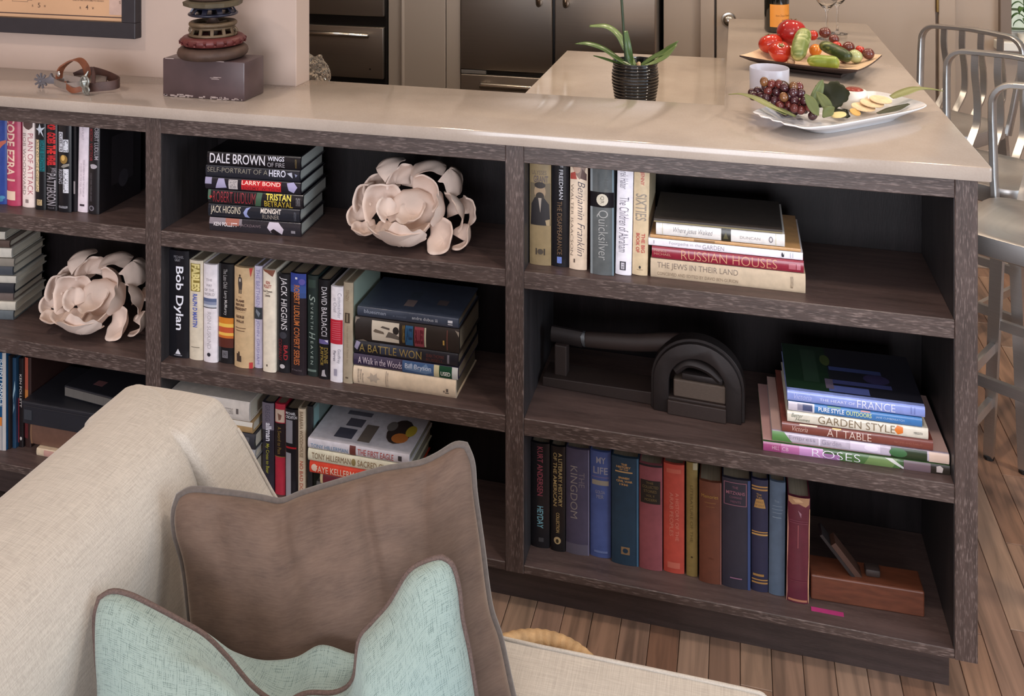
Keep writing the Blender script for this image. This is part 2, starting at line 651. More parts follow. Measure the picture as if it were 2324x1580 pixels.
# peninsula: knee wall under the bar top, base cabinet and lower worktop on its kitchen side
pn = thing('kitchen_peninsula', 'kitchen peninsula base cabinet with knee wall under the bar top', 'cabinet', (0, 0, 0))
obj('knee_wall', box(-0.03, 0.13, 0.348, 1.7, 0, CT0 - 0.0005), PAINT_C, pn)
obj('body', box(-0.66, -0.0305, 0.36, 1.72, 0.1, 0.8835), PAINT_C, pn)
obj('plinth', box(-0.6, -0.0305, 0.36, 1.66, 0, 0.1), PAINT_C, pn)
for k in range(3):
    y0 = 0.37 + k * 0.45
    dd = obj('door', box(-0.678, -0.6605, y0, y0 + 0.44, 0.11, 0.87, 0.003), PAINT_C, pn)
    obj('handle', sweep([(-0.69, y0 + 0.38, 0.7), (-0.705, y0 + 0.38, 0.72), (-0.705, y0 + 0.38, 0.82), (-0.69, y0 + 0.38, 0.84)], circ(0.005)), NICKEL, dd)
lw = obj('worktop', prism([(-0.696, 0.348), (-0.0385, 0.348), (-0.0385, 1.757), (-0.696, 1.757)], 'z', 0.884, 0.914, 0.002), QUARTZ)
tag(lw, 'lower cream worktop behind the bar, carrying the potted orchid', 'worktop')
sw = thing('base_cabinet', 'kitchen base cabinet with worktop behind the short wall', 'cabinet', (0, 0, 0))
obj('body', box(-2.6, -1.27, 0.35, 0.86, 0.0, 0.884), PAINT_C, sw)
obj('worktop', box(-2.62, -1.25, 0.348, 0.885, 0.8845, 0.914, 0.002), QUARTZ, sw)

# ------------------------------------------------------------------ books
PAPER = {}


def paper(col):
    if col not in PAPER:
        m = bpy.data.materials.new('page_edges')
        t, n, l, b = nodes_of(m)
        f = noise_tex(t, coords(t, (1100, 3, 3)), 1.0, 2)
        c = lin(col)
        l.new(ramp(t, f, [(0.3, tuple(x * 0.72 for x in c[:3]) + (1,)), (0.7, c)]), b.inputs['Base Color'])
        b.inputs['Roughness'].default_value = 0.85
        PAPER[col] = m
    return PAPER[col]


def ink(col, rough=0.4):
    return M('print', col, rough, 0.0, 0.03)


NAMES = {'t': 'title_print', 'h': 'title_print', 'r': 'spine_band', 'e': 'spine_emblem', 'p': 'spine_emblem', 'c': 'cover_print', 'ce': 'cover_print'}


def book(label, group, loc, rot, wd, h, d, col, els=(), rough=0.3, bulge=None, page='d8cdb9', coat=0.25, soft=False, cat='book', worn=None):
    """Book standing at loc (spine centre, foot), spine facing -y. els are the prints on it:
    s runs down the spine from its head, t across it (0 left, 1 right), both 0..1."""
    B = thing('book', label, cat, loc, rot, group)
    b = bulge if bulge is not None else min(0.0035, 0.09 * wd)
    tk = 0.0016 if soft else 0.0026
    n = 10

    def ys(x, k=0.0):
        q = max(-1, min(1, 2 * x / wd))
        return -b * (1 - q * q) - k
    hw = wd / 2
    outer = [(-hw, d), (-hw, 0.0025)] + [(-hw + wd * i / n, ys(-hw + wd * i / n) + (0.0008 if i in (0, n) else 0)) for i in range(n + 1)] + [(hw, 0.0025), (hw, d)]
    inner = [(hw - tk, d), (hw - tk, 0.006), (0, 0.003), (-hw + tk, 0.006), (-hw + tk, d)]
    bm = bmesh.new()
    add_prism(bm, outer + inner, 'z', 0, h)
    # small wear on the head and foot edges keeps boards from looking razor sharp
    o = obj('cover', bm, M('book_cover', col, rough, 0.0, 0.10, 60, coat=coat), B, True, 35)
    ins = 0.0008 if soft else 0.0035
    bm = bmesh.new()
    add_prism(bm, [(-hw + tk, 0.004), (hw - tk, 0.004), (hw - tk, d - (0.0005 if soft else 0.004)), (-hw + tk, d - (0.0005 if soft else 0.004))], 'z', ins, h - ins)
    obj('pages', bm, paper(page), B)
    eps = 0.0004
    lay = 0
    for e in els:
        k = e[0]
        lay += 1
        kk = eps + 0.00005 * lay
        if k in ('t', 'h'):
            _, s, s0, s1, t0, t1, c = e[:7]
            op = e[7] if len(e) > 7 else {}
            vs, fs = text_data(s, op.get('b', 0.0), op.get('sh', 0.0))
            bm = bmesh.new()
            bv = []
            for a, q in vs:
                if k == 't':
                    ss, tt = s0 + a * (s1 - s0), t0 + q * (t1 - t0)
                else:
                    tt, ss = t0 + a * (t1 - t0), s1 + q * (s0 - s1)
                bv.append(bm.verts.new((-hw + tt * wd, 0, h * (1 - ss))))
            for f in fs:
                try:
                    bm.faces.new([bv[i] for i in f])
                except ValueError:
                    pass
            if t1 - t0 > 0.3:
                for i in range(1, n):
                    xx = -hw + wd * i / n
                    bmesh.ops.bisect_plane(bm, geom=bm.verts[:] + bm.edges[:] + bm.faces[:], plane_co=(xx, 0, 0), plane_no=(1, 0, 0), dist=1e-6)
            for v in bm.verts:
                v.co.y = ys(v.co.x, kk)
            obj(NAMES[k], bm, ink(c, op.get('rough', 0.4)), B)
        elif k == 'r':
            _, s0, s1, t0, t1, c = e[:6]
            bm = bmesh.new()
            m = max(1, int(round((t1 - t0) * n)))
            A = []
            for i in range(m + 1):
                x = -hw + wd * (t0 + (t1 - t0) * i / m)
                sk = e[6] if len(e) > 6 else 0.0           # slant of the band across the spine
                A.append((bm.verts.new((x, ys(x, kk), h * (1 - s0 - sk * i / m))), bm.verts.new((x, ys(x, kk), h * (1 - s1 - sk * i / m)))))
            for p, q in zip(A, A[1:]):
                bm.faces.new((p[0], q[0], q[1], p[1]))
            obj(NAMES[k], bm, ink(c, rough), B)
        elif k in ('e', 'p'):
            if k == 'e':
                _, sc, tc, rs, rt, c = e[:6]
                pts = [(sc + rs * sin(2 * pi * i / 16), tc + rt * cos(2 * pi * i / 16)) for i in range(16)]
            else:
                _, pts, c = e[:3]
            bm = bmesh.new()
            f = bm.faces.new([bm.verts.new((-hw + q * wd, 0, h * (1 - s))) for s, q in pts])
            for i in range(1, n):
                bmesh.ops.bisect_plane(bm, geom=bm.verts[:] + bm.edges[:] + bm.faces[:], plane_co=(-hw + wd * i / n, 0, 0), plane_no=(1, 0, 0), dist=1e-6)
            for v in bm.verts:
                v.co.y = ys(v.co.x, kk)
            obj(NAMES[k], bm, ink(c), B)
        elif k in ('c', 'ce'):
            if k == 'c':
                _, s0, s1, d0, d1, c = e[:6]
                pts = [(s0, d0), (s1, d0), (s1, d1), (s0, d1)]
            else:
                _, sc, dc, rs, rd, c = e[:6]
                pts = [(sc + rs * sin(2 * pi * i / 14), dc + rd * cos(2 * pi * i / 14)) for i in range(14)]
            bm = bmesh.new()
            bm.faces.new([bm.verts.new((hw + kk, 0.004 + q * (d - 0.004), h * (1 - s))) for s, q in pts])
            obj(NAMES[k], bm, ink(c), B)
    return B


def T(s, s0, s1, t0, t1, c, **k): return ('t', s, s0, s1, t0, t1, c, k)
def H(s, s0, s1, t0, t1, c, **k): return ('h', s, s0, s1, t0, t1, c, k)
def R(*a): return ('r',) + a
def E(*a): return ('e',) + a
def P(pts, c): return ('p', pts, c)


PAGE = {'upright books in the centre bay': 'a3957f', 'old hardcovers on the right bay bottom shelf': '9c8e7a', 'lying books in the centre bay': '857865',  # upright rows' pages darkened to hold the shade under the shelves
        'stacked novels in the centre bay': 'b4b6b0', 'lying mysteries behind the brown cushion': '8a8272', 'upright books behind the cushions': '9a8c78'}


def stand(group, z, rows):
    for r in rows:
        x0, wd, y, h, lean, d, col, label, els = r[:9]
        kw = dict(r[9]) if len(r) > 9 else {}
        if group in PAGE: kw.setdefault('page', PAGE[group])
        wd -= 0.0006
        book(label, group, (x0 + wd / 2, y, z + 0.0004 + abs(sin(radians(lean))) * wd / 2), (0, radians(lean), 0), wd, h, d, col, els, **kw)


def lie(group, rows, yaw=0.0):
    """rows: x0, x1, y, z0, z1, depth, colour, label, els."""
    for r in rows:
        x0, x1, y, z0, z1, d, col, label, els = r[:9]
        kw = dict(r[9]) if len(r) > 9 else {}
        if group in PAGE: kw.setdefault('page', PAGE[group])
        yw = radians(kw.pop('yaw', yaw))
        th = z1 - z0 - 0.0011
        L = x1 - x0
        loc = (x0 + L * cos(yw), y + L * sin(yw), z0 + 0.0003 + th / 2)
        book(label, group, loc, (0, radians(-90), yw), th, L, d, col, els, **kw)


Z1, Z2, Z3 = ZS1, ZS2, 0.1135
WHT, BLK = 'e6dfe2', '17151a'

# --- left bay, top shelf
stand('upright books in the left bay', Z1, [
    (-1.9735, 0.0395, .053, .236, 0, .16, '2b4f86', 'mid-blue hardcover at the far left picture edge, top shelf of the left bay', []),
    (-1.9329, .0396, .053, .236, 0, .16, '2d4489', 'royal blue hardcover with an orange splash on its spine, second from left edge',
     [P([(.27, .98), (.285, .6), (.31, .3), (.36, .2), (.365, .55), (.33, .75), (.3, .98)], 'b4614f'), E(.92, .7, .02, .22, '4b86a8'), E(.95, .5, .02, .3, '3f7898')]),
    (-1.8932, .0447, .053, .237, 0, .16, 'b03f5c', 'raspberry red hardcover with huge cream title letters and a blank cream patch',
     [T('CODE EZRA', 0.0, .66, .05, .68, 'e6c4b0', b=.02), R(.70, .722, .05, .7, 'dcb3a2'), R(.835, .935, .03, .72, 'e4c6ae')], dict(bulge=.006)),
    (-1.8428, .0386, .052, .236, 0, .16, 'eedcd4', 'off-white hardcover with pink and grey lettering on the left bay top shelf',
     [T('PLAN OF ATTACK', .17, .86, .54, .92, 'b05a68', b=-.005), T('BOB WOODWARD', .17, .86, .08, .38, '8e7c78', b=-.005), P([(0, .08), (.0, .92), (.1, .88), (.13, .62), (.12, .4), (.09, .14)], '5d4742'), T('1', .91, .95, .35, .6, '8e7c78')]),
    (-1.7950, .0332, .045, .236, 0, .16, '141418', 'black hardcover with cream and teal title lines beneath a white starburst',
     [P([(.04, .5), (.09, .35), (.1, .08), (.12, .38), (.17, .42), (.13, .55), (.19, .85), (.12, .68), (.08, .95), (.09, .62)], 'ccd0d8'),
      R(.22, .80, .10, .44, 'd8c196'), T('DAY OF THE CHEETAH', .225, .795, .14, .40, '1c1a18', b=.01), R(.22, .57, .52, .93, '146a70'), T('DALE BROWN', .225, .565, .56, .88, '0a3a40', b=.02), R(.885, .95, .22, .72, 'b89f78'), T('DAY', .89, .945, .3, .6, '2c2420')]),
    (-1.7623, .0343, .047, .236, 0, .16, '171519', 'black hardcover with bright red title words over tall grey letters',
     [T('POP', .03, .10, .1, .9, 'd02c2e', b=.05), T('GOES', .13, .255, .1, .9, 'c92a2e', b=.05), T('THE', .27, .37, .1, .9, 'd8302e', b=.05), T('WEASEL', .38, .50, .1, .9, 'c42a2e', b=.05),
      T('JAMES', .52, .575, .45, .95, '9a9298'), T('PATTERSON', .585, .94, .08, .92, '9c969c', b=.01), T('LITTLE BROWN', .96, .975, .2, .8, '77727a')]),
    (-1.7262, .0414, .047, .236, 0, .16, '141419', 'black hardcover with white stepped lettering around a small gold orb',
     [R(.115, .335, .10, .44, 'd4d3da'), T('CUSSLER', .125, .33, .14, .40, '1c1c24', b=.02), R(.195, .335, .48, .84, 'dcdce2'), T('CLIVE', .205, .33, .52, .8, '1c1c24', b=.02), E(.415, .5, .05, .28, '8a6a34'), E(.40, .46, .032, .14, 'd0a760'), P([(.46, .9), (.47, .5), (.5, .3), (.51, .5), (.485, .9)], '88837c'),
      T('RISING', .53, .69, .1, .42, 'a9a8b2', b=.01), R(.52, .785, .48, .86, 'd6d6dd'), T('VALHALLA', .527, .78, .52, .82, '1c1c24', b=.02), T('PUTNAM', .932, .956, .1, .8, 'c9c8d0')]),
    (-1.6840, .0088, .053, .236, 0, .16, '1d1b1f', 'very thin black book with a small grey label beside the pale lilac book', [R(.66, .8, .2, .8, '8c8486')]),
    (-1.6746, .0311, .057, .236, 1.2, .16, 'e4d6de', 'pale lilac-white hardcover leaning slightly right, left bay top shelf',
     [T('ALAN FURST', .02, .2, .35, .6, '9d8f9a', b=-.01), T('DEAR AMERICA AND THE ORDER OF', .42, .83, .56, .72, 'a595a2', b=-.01), T('A NOVEL OF THE WAR YEARS', .46, .8, .3, .45, 'a898a4', b=-.01), R(.91, .932, .3, .75, '40363e')]),
    (-1.6383, .0335, .053, .236, .6, .165, '1d1a1d', 'black hardcover with red and grey title lines, last of the left bay top row',
     [T('ROBERT LUDLUM', .02, .40, .60, .92, 'a09aa0', b=.01), T('THE MOSCOW', .0, .2, .14, .44, '8c2c32', b=.01), T('VECTOR', .22, .42, .14, .44, '8c2c32', b=.01), E(.475, .5, .026, .34, 'a9a2a8'), P([(.45, .2), (.5, .3), (.5, .14)], '1a1a1e'),
      T('COLD WAR THRILLER SERIES', .55, .86, .24, .4, '746d73', b=-.01), E(.935, .38, .03, .24, '77727a'), E(.935, .38, .018, .14, '26242a'), ('c', .2, .75, .25, .8, '2a262a'), ('ce', .72, .55, .1, .12, '37343a')]),
])
# --- left bay, middle shelf: a tall stack seen from its right side
rp = random.Random(11)
z = Z2
cols = ['5b6266', 'bfb9ac', '6a5d58', '2c2e34', 'c4beb2', '4a4e54', '8b8378', 'd1cabd', '5c4b44', 'c9c2b4']
nm = ['grey', 'cream', 'brown', 'charcoal', 'bone white', 'slate', 'taupe', 'ivory', 'chestnut', 'pale sand']
pos = ['bottom book of the tall stack', 'second book up in the tall stack', 'third book up in the tall stack', 'fourth book up in the tall stack', 'fifth book up in the tall stack',
       'sixth book up in the tall stack', 'seventh book up in the tall stack', 'eighth book up in the tall stack', 'ninth book up in the tall stack', 'topmost book of the tall stack']
rows = []
for k in range(10):
    th = (0.026, .024, .022, .028, .02, .026, .022, .026, .02, .022)[k]
    dx = (0.0, .006, -.004, .002, .008, -.003, .004, -.006, -.014, -.03)[k]
    rows.append((-2.165 + dx, -1.899 + dx, .036 + rp.random() * .008, z, z + th, .138, cols[k], nm[k] + ' hardcover, ' + pos[k] + ' at left edge', []))
    z += th
lie('stacked books in the left bay', rows, 10)
# --- left bay, bottom shelf
stand('upright books in the left bay', Z3, [
    (-1.9480, .0295, .046, .262, 0, .165, '5f7487', 'grey-blue hardcover cut by the left picture edge, bottom shelf', []),
    (-1.9174, .0290, .046, .26, 0, .165, '1d4a72', 'blue and white hardcover at the left picture edge, bottom shelf, orange foot',
     [T('JOHN J NANCE', .06, .55, .3, .7, 'cfd6da', b=.01), R(.66, .75, 0, .62, 'c77a3a'), R(.75, 1, 0, .62, 'a9a4a2'), R(0, 1, .66, 1.0, 'b3aeaa')], dict(rough=.2)),
    (-1.8880, .0050, .052, .25, 0, .16, '2a211e', 'thin dark brown book squeezed between blue-white and teal books', []),
    (-1.8825, .0120, .060, .241, 0, .16, '1e3b54', 'narrow teal-blue book with a white swirl, bottom shelf far left', [P([(.25, .8), (.35, .9), (.45, .4), (.55, .7), (.62, .3), (.5, .5), (.42, .2)], '8aa3ae')]),
    (-1.8700, .0157, .068, .238, 0, .16, '191416', 'black book with white author lettering and red foot, bottom shelf far left',
     [T('KEN FOLLETT', .18, .55, .3, .75, 'b9b0ac', b=.01), R(.45, .95, .02, .2, 'a13038'), E(.9, .6, .02, .2, 'b9b0ac')]),
    (-1.8538, .0200, .073, .24, 0, .16, '33211e', 'book with a rust-orange spine behind the black archive box, bottom shelf far left', [R(0, .36, 0, .6, 'a5503f'), R(.36, .46, 0, .6, 'b8743c'), R(.5, .9, 0, .6, '5b2528')]),
])
lie('stacked things under the black archive box', [
    (-1.795, -1.56, .0500, Z3, .1345, .15, 'cbb79c', 'thin cream paperback at the bottom of the stack, under the big brown book', [R(.1, .3, .1, .9, 'b98f83'), R(.34, .5, .1, .9, 'a08a80')], dict(soft=True)),
    (-1.822, -1.54, .0600, .1347, .1985, .18, '694a3c', 'thick brown leather book lying under the black archive box', [R(.0, .02, 0, 1, '7d5c44')], dict(rough=.5)),
])
# --- centre bay, top shelf: six glossy novels in a stack
lie('stacked novels in the centre bay', [
    (-1.2675, -1.0284, .0330, Z1, .8005, .152, '2b282e', 'glossy black and grey novel at the bottom of the six-book stack',
     [R(.0, .36, .55, 1, '8c8288'), R(.18, .33, .5, 1, 'a86c5e'), T('KEN FOLLETT', .05, .31, .42, .7, 'efe6e6', b=.015), T('JACKDAWS', .34, .57, .42, .68, '6e5c60', b=.01), P([(.64, .55), (.66, .95), (.76, .95), (.82, .5), (.8, .1), (.72, .45), (.68, .2)], 'cbbfcb'), P([(.67, .3), (.71, .5), (.77, .12), (.74, .02)], '1c1216'), R(.9, .945, .25, .45, '8b868c')], dict(rough=.16, coat=.7)),
    (-1.2717, -1.0313, .0335, .8010, .8330, .152, '24262e', 'glossy dark novel with cream letters and a pale crescent moon, second from bottom',
     [T('JACK HIGGINS', .03, .36, .18, .9, 'ddcfb8', b=-.005), P([(.39, .5), (.42, .85), (.47, .95), (.44, .7), (.43, .4), (.46, .1), (.41, .15)], '8f97c4'), T('MIDNIGHT', .58, .80, .55, .93, 'eadcd0', b=.02), T('RUNNER', .6, .78, .1, .46, 'a89c90', b=-.01), T('PUTNAM', .94, .965, .1, .8, '5f6068')], dict(rough=.16, coat=.7)),
    (-1.2717, -1.0231, .0335, .8340, .8685, .155, '1f1c20', 'glossy black novel with dark red and yellow lettering, third from bottom',
     [R(.0, .03, .3, 1, '516a58'), E(.03, .5, .014, .1, 'b02f2c'), T('ROBERT LUDLUM', .055, .505, .12, .92, '8f2a33', b=-.005), P([(.5, 0), (.52, 1), (.58, 1), (.56, 0)], '3f5a44'), T('TRISTAN', .615, .88, .52, .98, 'e6d04e', b=.02), T('BETRAYAL', .60, .895, .03, .47, 'b89c34', b=.01), T('ST MARTINS', .93, .975, .2, .8, '8d888c')], dict(rough=.16, coat=.7)),
    (-1.2797, -1.0290, .0330, .8690, .8990, .152, '211e26', 'glossy black novel with bright red letters and lilac patches, third from top',
     [R(0, .07, .45, 1, '9c95b0'), P([(.11, .1), (.14, .95), (.2, .95), (.23, .2)], 'a29ab8'), R(.25, .345, .1, .9, 'c6bcba'), T('THE ENEMY', .255, .34, .5, .85, '45404a'), T('WITHIN', .26, .33, .15, .45, '45404a'), R(.385, .80, .12, .94, 'c02a30'), T('LARRY BOND', .39, .795, .56, .9, 'ffd0c0', b=.01), T('ENEMY WITHIN', .4, .79, .16, .42, '7a141c', b=.01), P([(.86, .9), (.93, 1), (.97, .6), (.93, .1), (.88, .3)], 'a49cc0')], dict(rough=.16, coat=.7)),
    (-1.2784, -1.0313, .0330, .8995, .9285, .15, '26272f', 'glossy navy novel with gold-grey and white title line, second from top',
     [T('SELF-PORTRAIT OF A', .02, .665, .45, .86, '8f8878', b=-.01), T('HERO', .68, .855, .35, .92, 'dcd9e6', b=.015), P([(.87, .7), (.92, .8), (.93, .3)], 'b9bac6'), P([(.95, .7), (.98, .6), (.96, .4)], '8587a0')], dict(rough=.16, coat=.7)),
    (-1.2742, -1.0290, .0330, .9290, .9620, .155, '19171b', 'glossy black novel with big white author name on top of the six-book stack',
     [T('DALE BROWN', .03, .625, .17, .92, 'ded8dc', b=.01), T('WINGS', .655, .83, .58, .92, 'eeeaf2', b=.01), T('OF FIRE', .65, .835, .1, .46, 'a9a2a6', b=.0), T('PUTNAM', .945, .962, .1, .8, '8d7440')], dict(rough=.16, coat=.7)),
], 4)
# --- centre bay, middle shelf
stand('upright books in the centre bay', Z2, [
    (-1.3834, .0564, .0335, .267, 0, .17, '1b1b20', 'tall thick black hardcover with large white lettering, first in the centre row',
     [H('MICHAEL', .045, .07, .28, .78, '8d8b90'), H('GRAY', .075, .1, .33, .62, '9a989c'), T('Bob Dylan', .145, .74, .28, .76, 'f2f2fa', b=.015), R(.235, .262, .74, .77, 'd5d5dd'), P([(.965, .36), (.915, .5), (.965, .64)], 'e0dfe6'), R(.972, .98, .3, .7, '8f8e96')], dict(rough=.22)),
    (-1.3264, .0386, .0347, .247, 0, .16, 'dfd2bc', 'cream hardcover with a gold foil panel and blue lettering, centre row',
     [R(.03, .31, .12, .84, '8c7a3c'), T('FABLES', .035, .305, .2, .8, 'e0d08c', b=.05), T('RALPH D MARTIN', .335, .67, .3, .64, '5262b4', b=.03), R(.868, .876, .18, .8, '8f8472')]),
    (-1.2861, .0388, .034, .242, 0, .16, 'eee6ea', 'white hardcover with a cloudy blue-grey photo band, centre row',
     [H('THE', .145, .17, .25, .7, '9c949a'), H('WAY', .2, .225, .25, .68, '9c949a'), H('OF THE', .248, .275, .12, .82, '9c949a'), H('WORLD', .29, .318, .1, .84, '9c949a'), R(.345, .38, .03, .97, '5f6b8c'), R(.38, .41, .03, .97, '8b93ac'), R(.41, .44, .03, .97, 'c6cad4'), R(.436, .445, .03, .97, '4d4a50'), T('RON SUSKIND', .485, .86, .34, .62, 'b3abae', b=-.01), E(.92, .46, .02, .13, '2f2c34')], dict(bulge=.004)),
    (-1.2466, .0416, .0396, .245, 0, .16, '19181b', 'black hardcover with an orange sunset band low on its spine, centre row',
     [T('The Late Child', .05, .245, .36, .62, 'aaa6a6'), T('Larry McMurtry', .27, .515, .36, .62, 'b5b1b1', b=.01), R(.54, .60, 0, 1, 'd9862e'), R(.60, .635, 0, 1, 'f0c35a'), R(.635, .69, 0, 1, 'c75a35'), R(.69, .72, 0, 1, 'f0bd58'), R(.72, .745, 0, 1, 'cf7030'), R(.745, .84, 0, 1, '5f2f26'), R(.87, .945, .28, .66, '77747a'), T('S&S', .885, .93, .34, .6, '232226')]),
    (-1.2000, .0519, .0335, .245, 0, .165, 'd2b38a', 'tan hardcover with a small dark figure and stacked title lines, centre row',
     [E(.08, .36, .012, .05, '4a3a30'), P([(.1, .28), (.09, .36), (.1, .46), (.16, .5), (.22, .47), (.22, .3), (.16, .26)], '4b423e'), R(.11, .14, .34, .4, 'e6ddd0'), R(.22, .26, .3, .35, '443b37'), R(.22, .26, .4, .45, '443b37'),
      H('THE', .29, .3, .25, .45, '8a6a50'), H('FLAME', .322, .345, .13, .6, '5b4034', b=.03), H('BEFORE', .36, .385, .12, .6, '5b4034', b=.03), H('PRESIDENT', .4, .428, .08, .72, '5b4034', b=.03), H('A NOVEL BY', .44, .447, .2, .66, '8a6a50'), H('GEORGE', .478, .505, .13, .6, '5b4034', b=.03), H('WALLIS', .525, .55, .14, .58, '5b4034', b=.03), R(.6, .606, .1, .68, '6d5040'), R(.628, .634, .14, .62, '6d5040'),
      R(.86, .94, .18, .26, '4a3c34'), R(.84, .94, .27, .35, '4a3c34'), R(.88, .94, .36, .44, '4a3c34'), P([(.0, .84), (.09, .9), (.0, 1)], 'bb4038'), P([(.94, .84), (.94, 1), (1, 1), (1, .84)], 'c23f40')], dict(bulge=.006)),
    (-1.1480, .0215, .0387, .249, 0, .16, 'd2cce0', 'slim silvery lilac hardcover with a dark marbled band, centre row',
     [T('THE BRETHREN', .03, .40, .25, .72, '8e86b4', b=-.005), R(.405, .52, 0, 1, '3d4248'), P([(.42, .3), (.46, .8), (.5, .6), (.45, .2)], '78808a'), T('JOHN GRISHAM', .53, .96, .25, .7, '8a82b0', b=-.005)], dict(rough=.15, coat=.6)),
    (-1.1196, .0342, .0297, .248, 0, .165, 'f0e4d0', 'cream hardcover with a brown torn-looking head and red author print, centre row',
     [P([(0, 0), (.02, .15), (.03, .4), (.065, .8), (.02, .95), (0, 1)], '84503c'), H('KEN', .11, .14, .28, .6, 'a3382f', b=.02), H('FOLLETT', .147, .178, .1, .72, 'a3382f', b=.02), H('Lie Down', .2, .22, .06, .78, '4a3c34', b=.02), H('with', .225, .235, .3, .52, '4a3c34'), H('Lions', .238, .262, .2, .62, '4a3c34', b=.02), R(.925, .945, .32, .42, '5f5248')]),
    (-1.0852, .0350, .0363, .239, 0, .16, '1c1b20', 'black hardcover with tall white slanting lettering and red foot title, centre row',
     [T('JACK HIGGINS', .03, .565, .22, .8, 'e6e1e3', b=.0, sh=.12), E(.62, .5, .035, .28, '3b3a42'), T('BAD', .72, .87, .55, .85, 'a3262e', b=.02), T('COMPANY', .66, .88, .15, .42, '7c2028', b=.0), E(.935, .45, .022, .2, 'c9c4c6')]),
    (-1.0486, .0417, .0359, .245, 0, .16, '2b2328', 'dark brown hardcover fading to bright blue at its head, orange lettering',
     [R(0, .12, 0, 1, '3b4a94'), R(.12, .19, 0, 1, '3f5896'), R(.19, .24, .5, 1, '3c5288'), E(.08, .75, .03, .2, '5e55a4'), R(.038, .058, .33, .47, 'e8e6ee'), T('ROBERT LUDLUM', .115, .51, .24, .62, 'c0713c', b=.02), T('COVERT SERIES', .53, .9, .24, .62, 'b8683a', b=.02), H('ST MARTINS', .945, .96, .1, .75, '7b7076')], dict(rough=.2)),
    (-1.0057, .0287, .0388, .242, 0, .155, '24302e', 'dark green hardcover with pale widely spaced lettering, centre row',
     [R(.04, .12, .1, .8, '37463f'), T('S', .19, .26, .2, .75, '9aa8a0', sh=.25), T('E V E N T H', .27, .53, .34, .58, 'a2b0a8'), T('H', .56, .63, .2, .75, '9aa8a0', sh=.25), T('E A V E N', .65, .88, .34, .58, 'a2b0a8'), R(.93, .952, .05, .85, '6f7f78')]),
    (-0.9746, .0299, .0347, .237, 0, .155, '17161a', 'black hardcover with white author letters over a gold title, centre row',
     [T('DAVID BALDACCI', .07, .565, .3, .78, 'd9d5da', b=.0), R(.6, .645, .08, .9, '6d659a'), P([(.605, .55), (.605, .85), (.63, .85)], 'dcd6e4'), T('DIVINE', .68, .84, .52, .86, '8a7434', b=.02), T('JUSTICE', .67, .86, .14, .46, '9a823c', b=.03), P([(.97, .3), (.91, .38), (.9, .6), (.94, .62), (.97, .75)], 'b5b0b4')]),
    (-0.9420, .0319, .0302, .227, .5, .155, 'f4eef4', 'white hardcover with a bright red block across its middle, centre row',
     [T('Commander', .065, .33, .6, .9, '8d8794', b=-.01), T('in Chief', .12, .27, .25, .52, '8d8794', b=-.01), R(.345, .60, 0, 1, 'c32b3c')] + [R(.37 + .022 * i, .377 + .022 * i, .15, .85, 'd86a78') for i in range(9)] +
     [T('Geoffrey', .65, .80, .58, .86, '7d7786', b=-.01), T('Perret', .67, .78, .28, .5, '7d7786', b=.01), R(.86, .93, .35, .6, 'a8a2b4')]),
    (-0.9095, .0245, .0315, .239, .4, .165, 'b5a68f', 'taupe hardcover beside the lying stack, last upright in the centre row',
     [T('TENZIN', .07, .18, .3, .62, '8f7864'), R(.3, .4, .2, .72, '54483c'), R(.31, .39, .38, .5, 'a8987f'), T('the novel of Tibet by', .43, .8, .35, .6, '978672', b=-.01), R(.935, .95, .3, .6, '6d5f50'), ('c', 0, 1, .0, 1, '9fae9f')]),
])
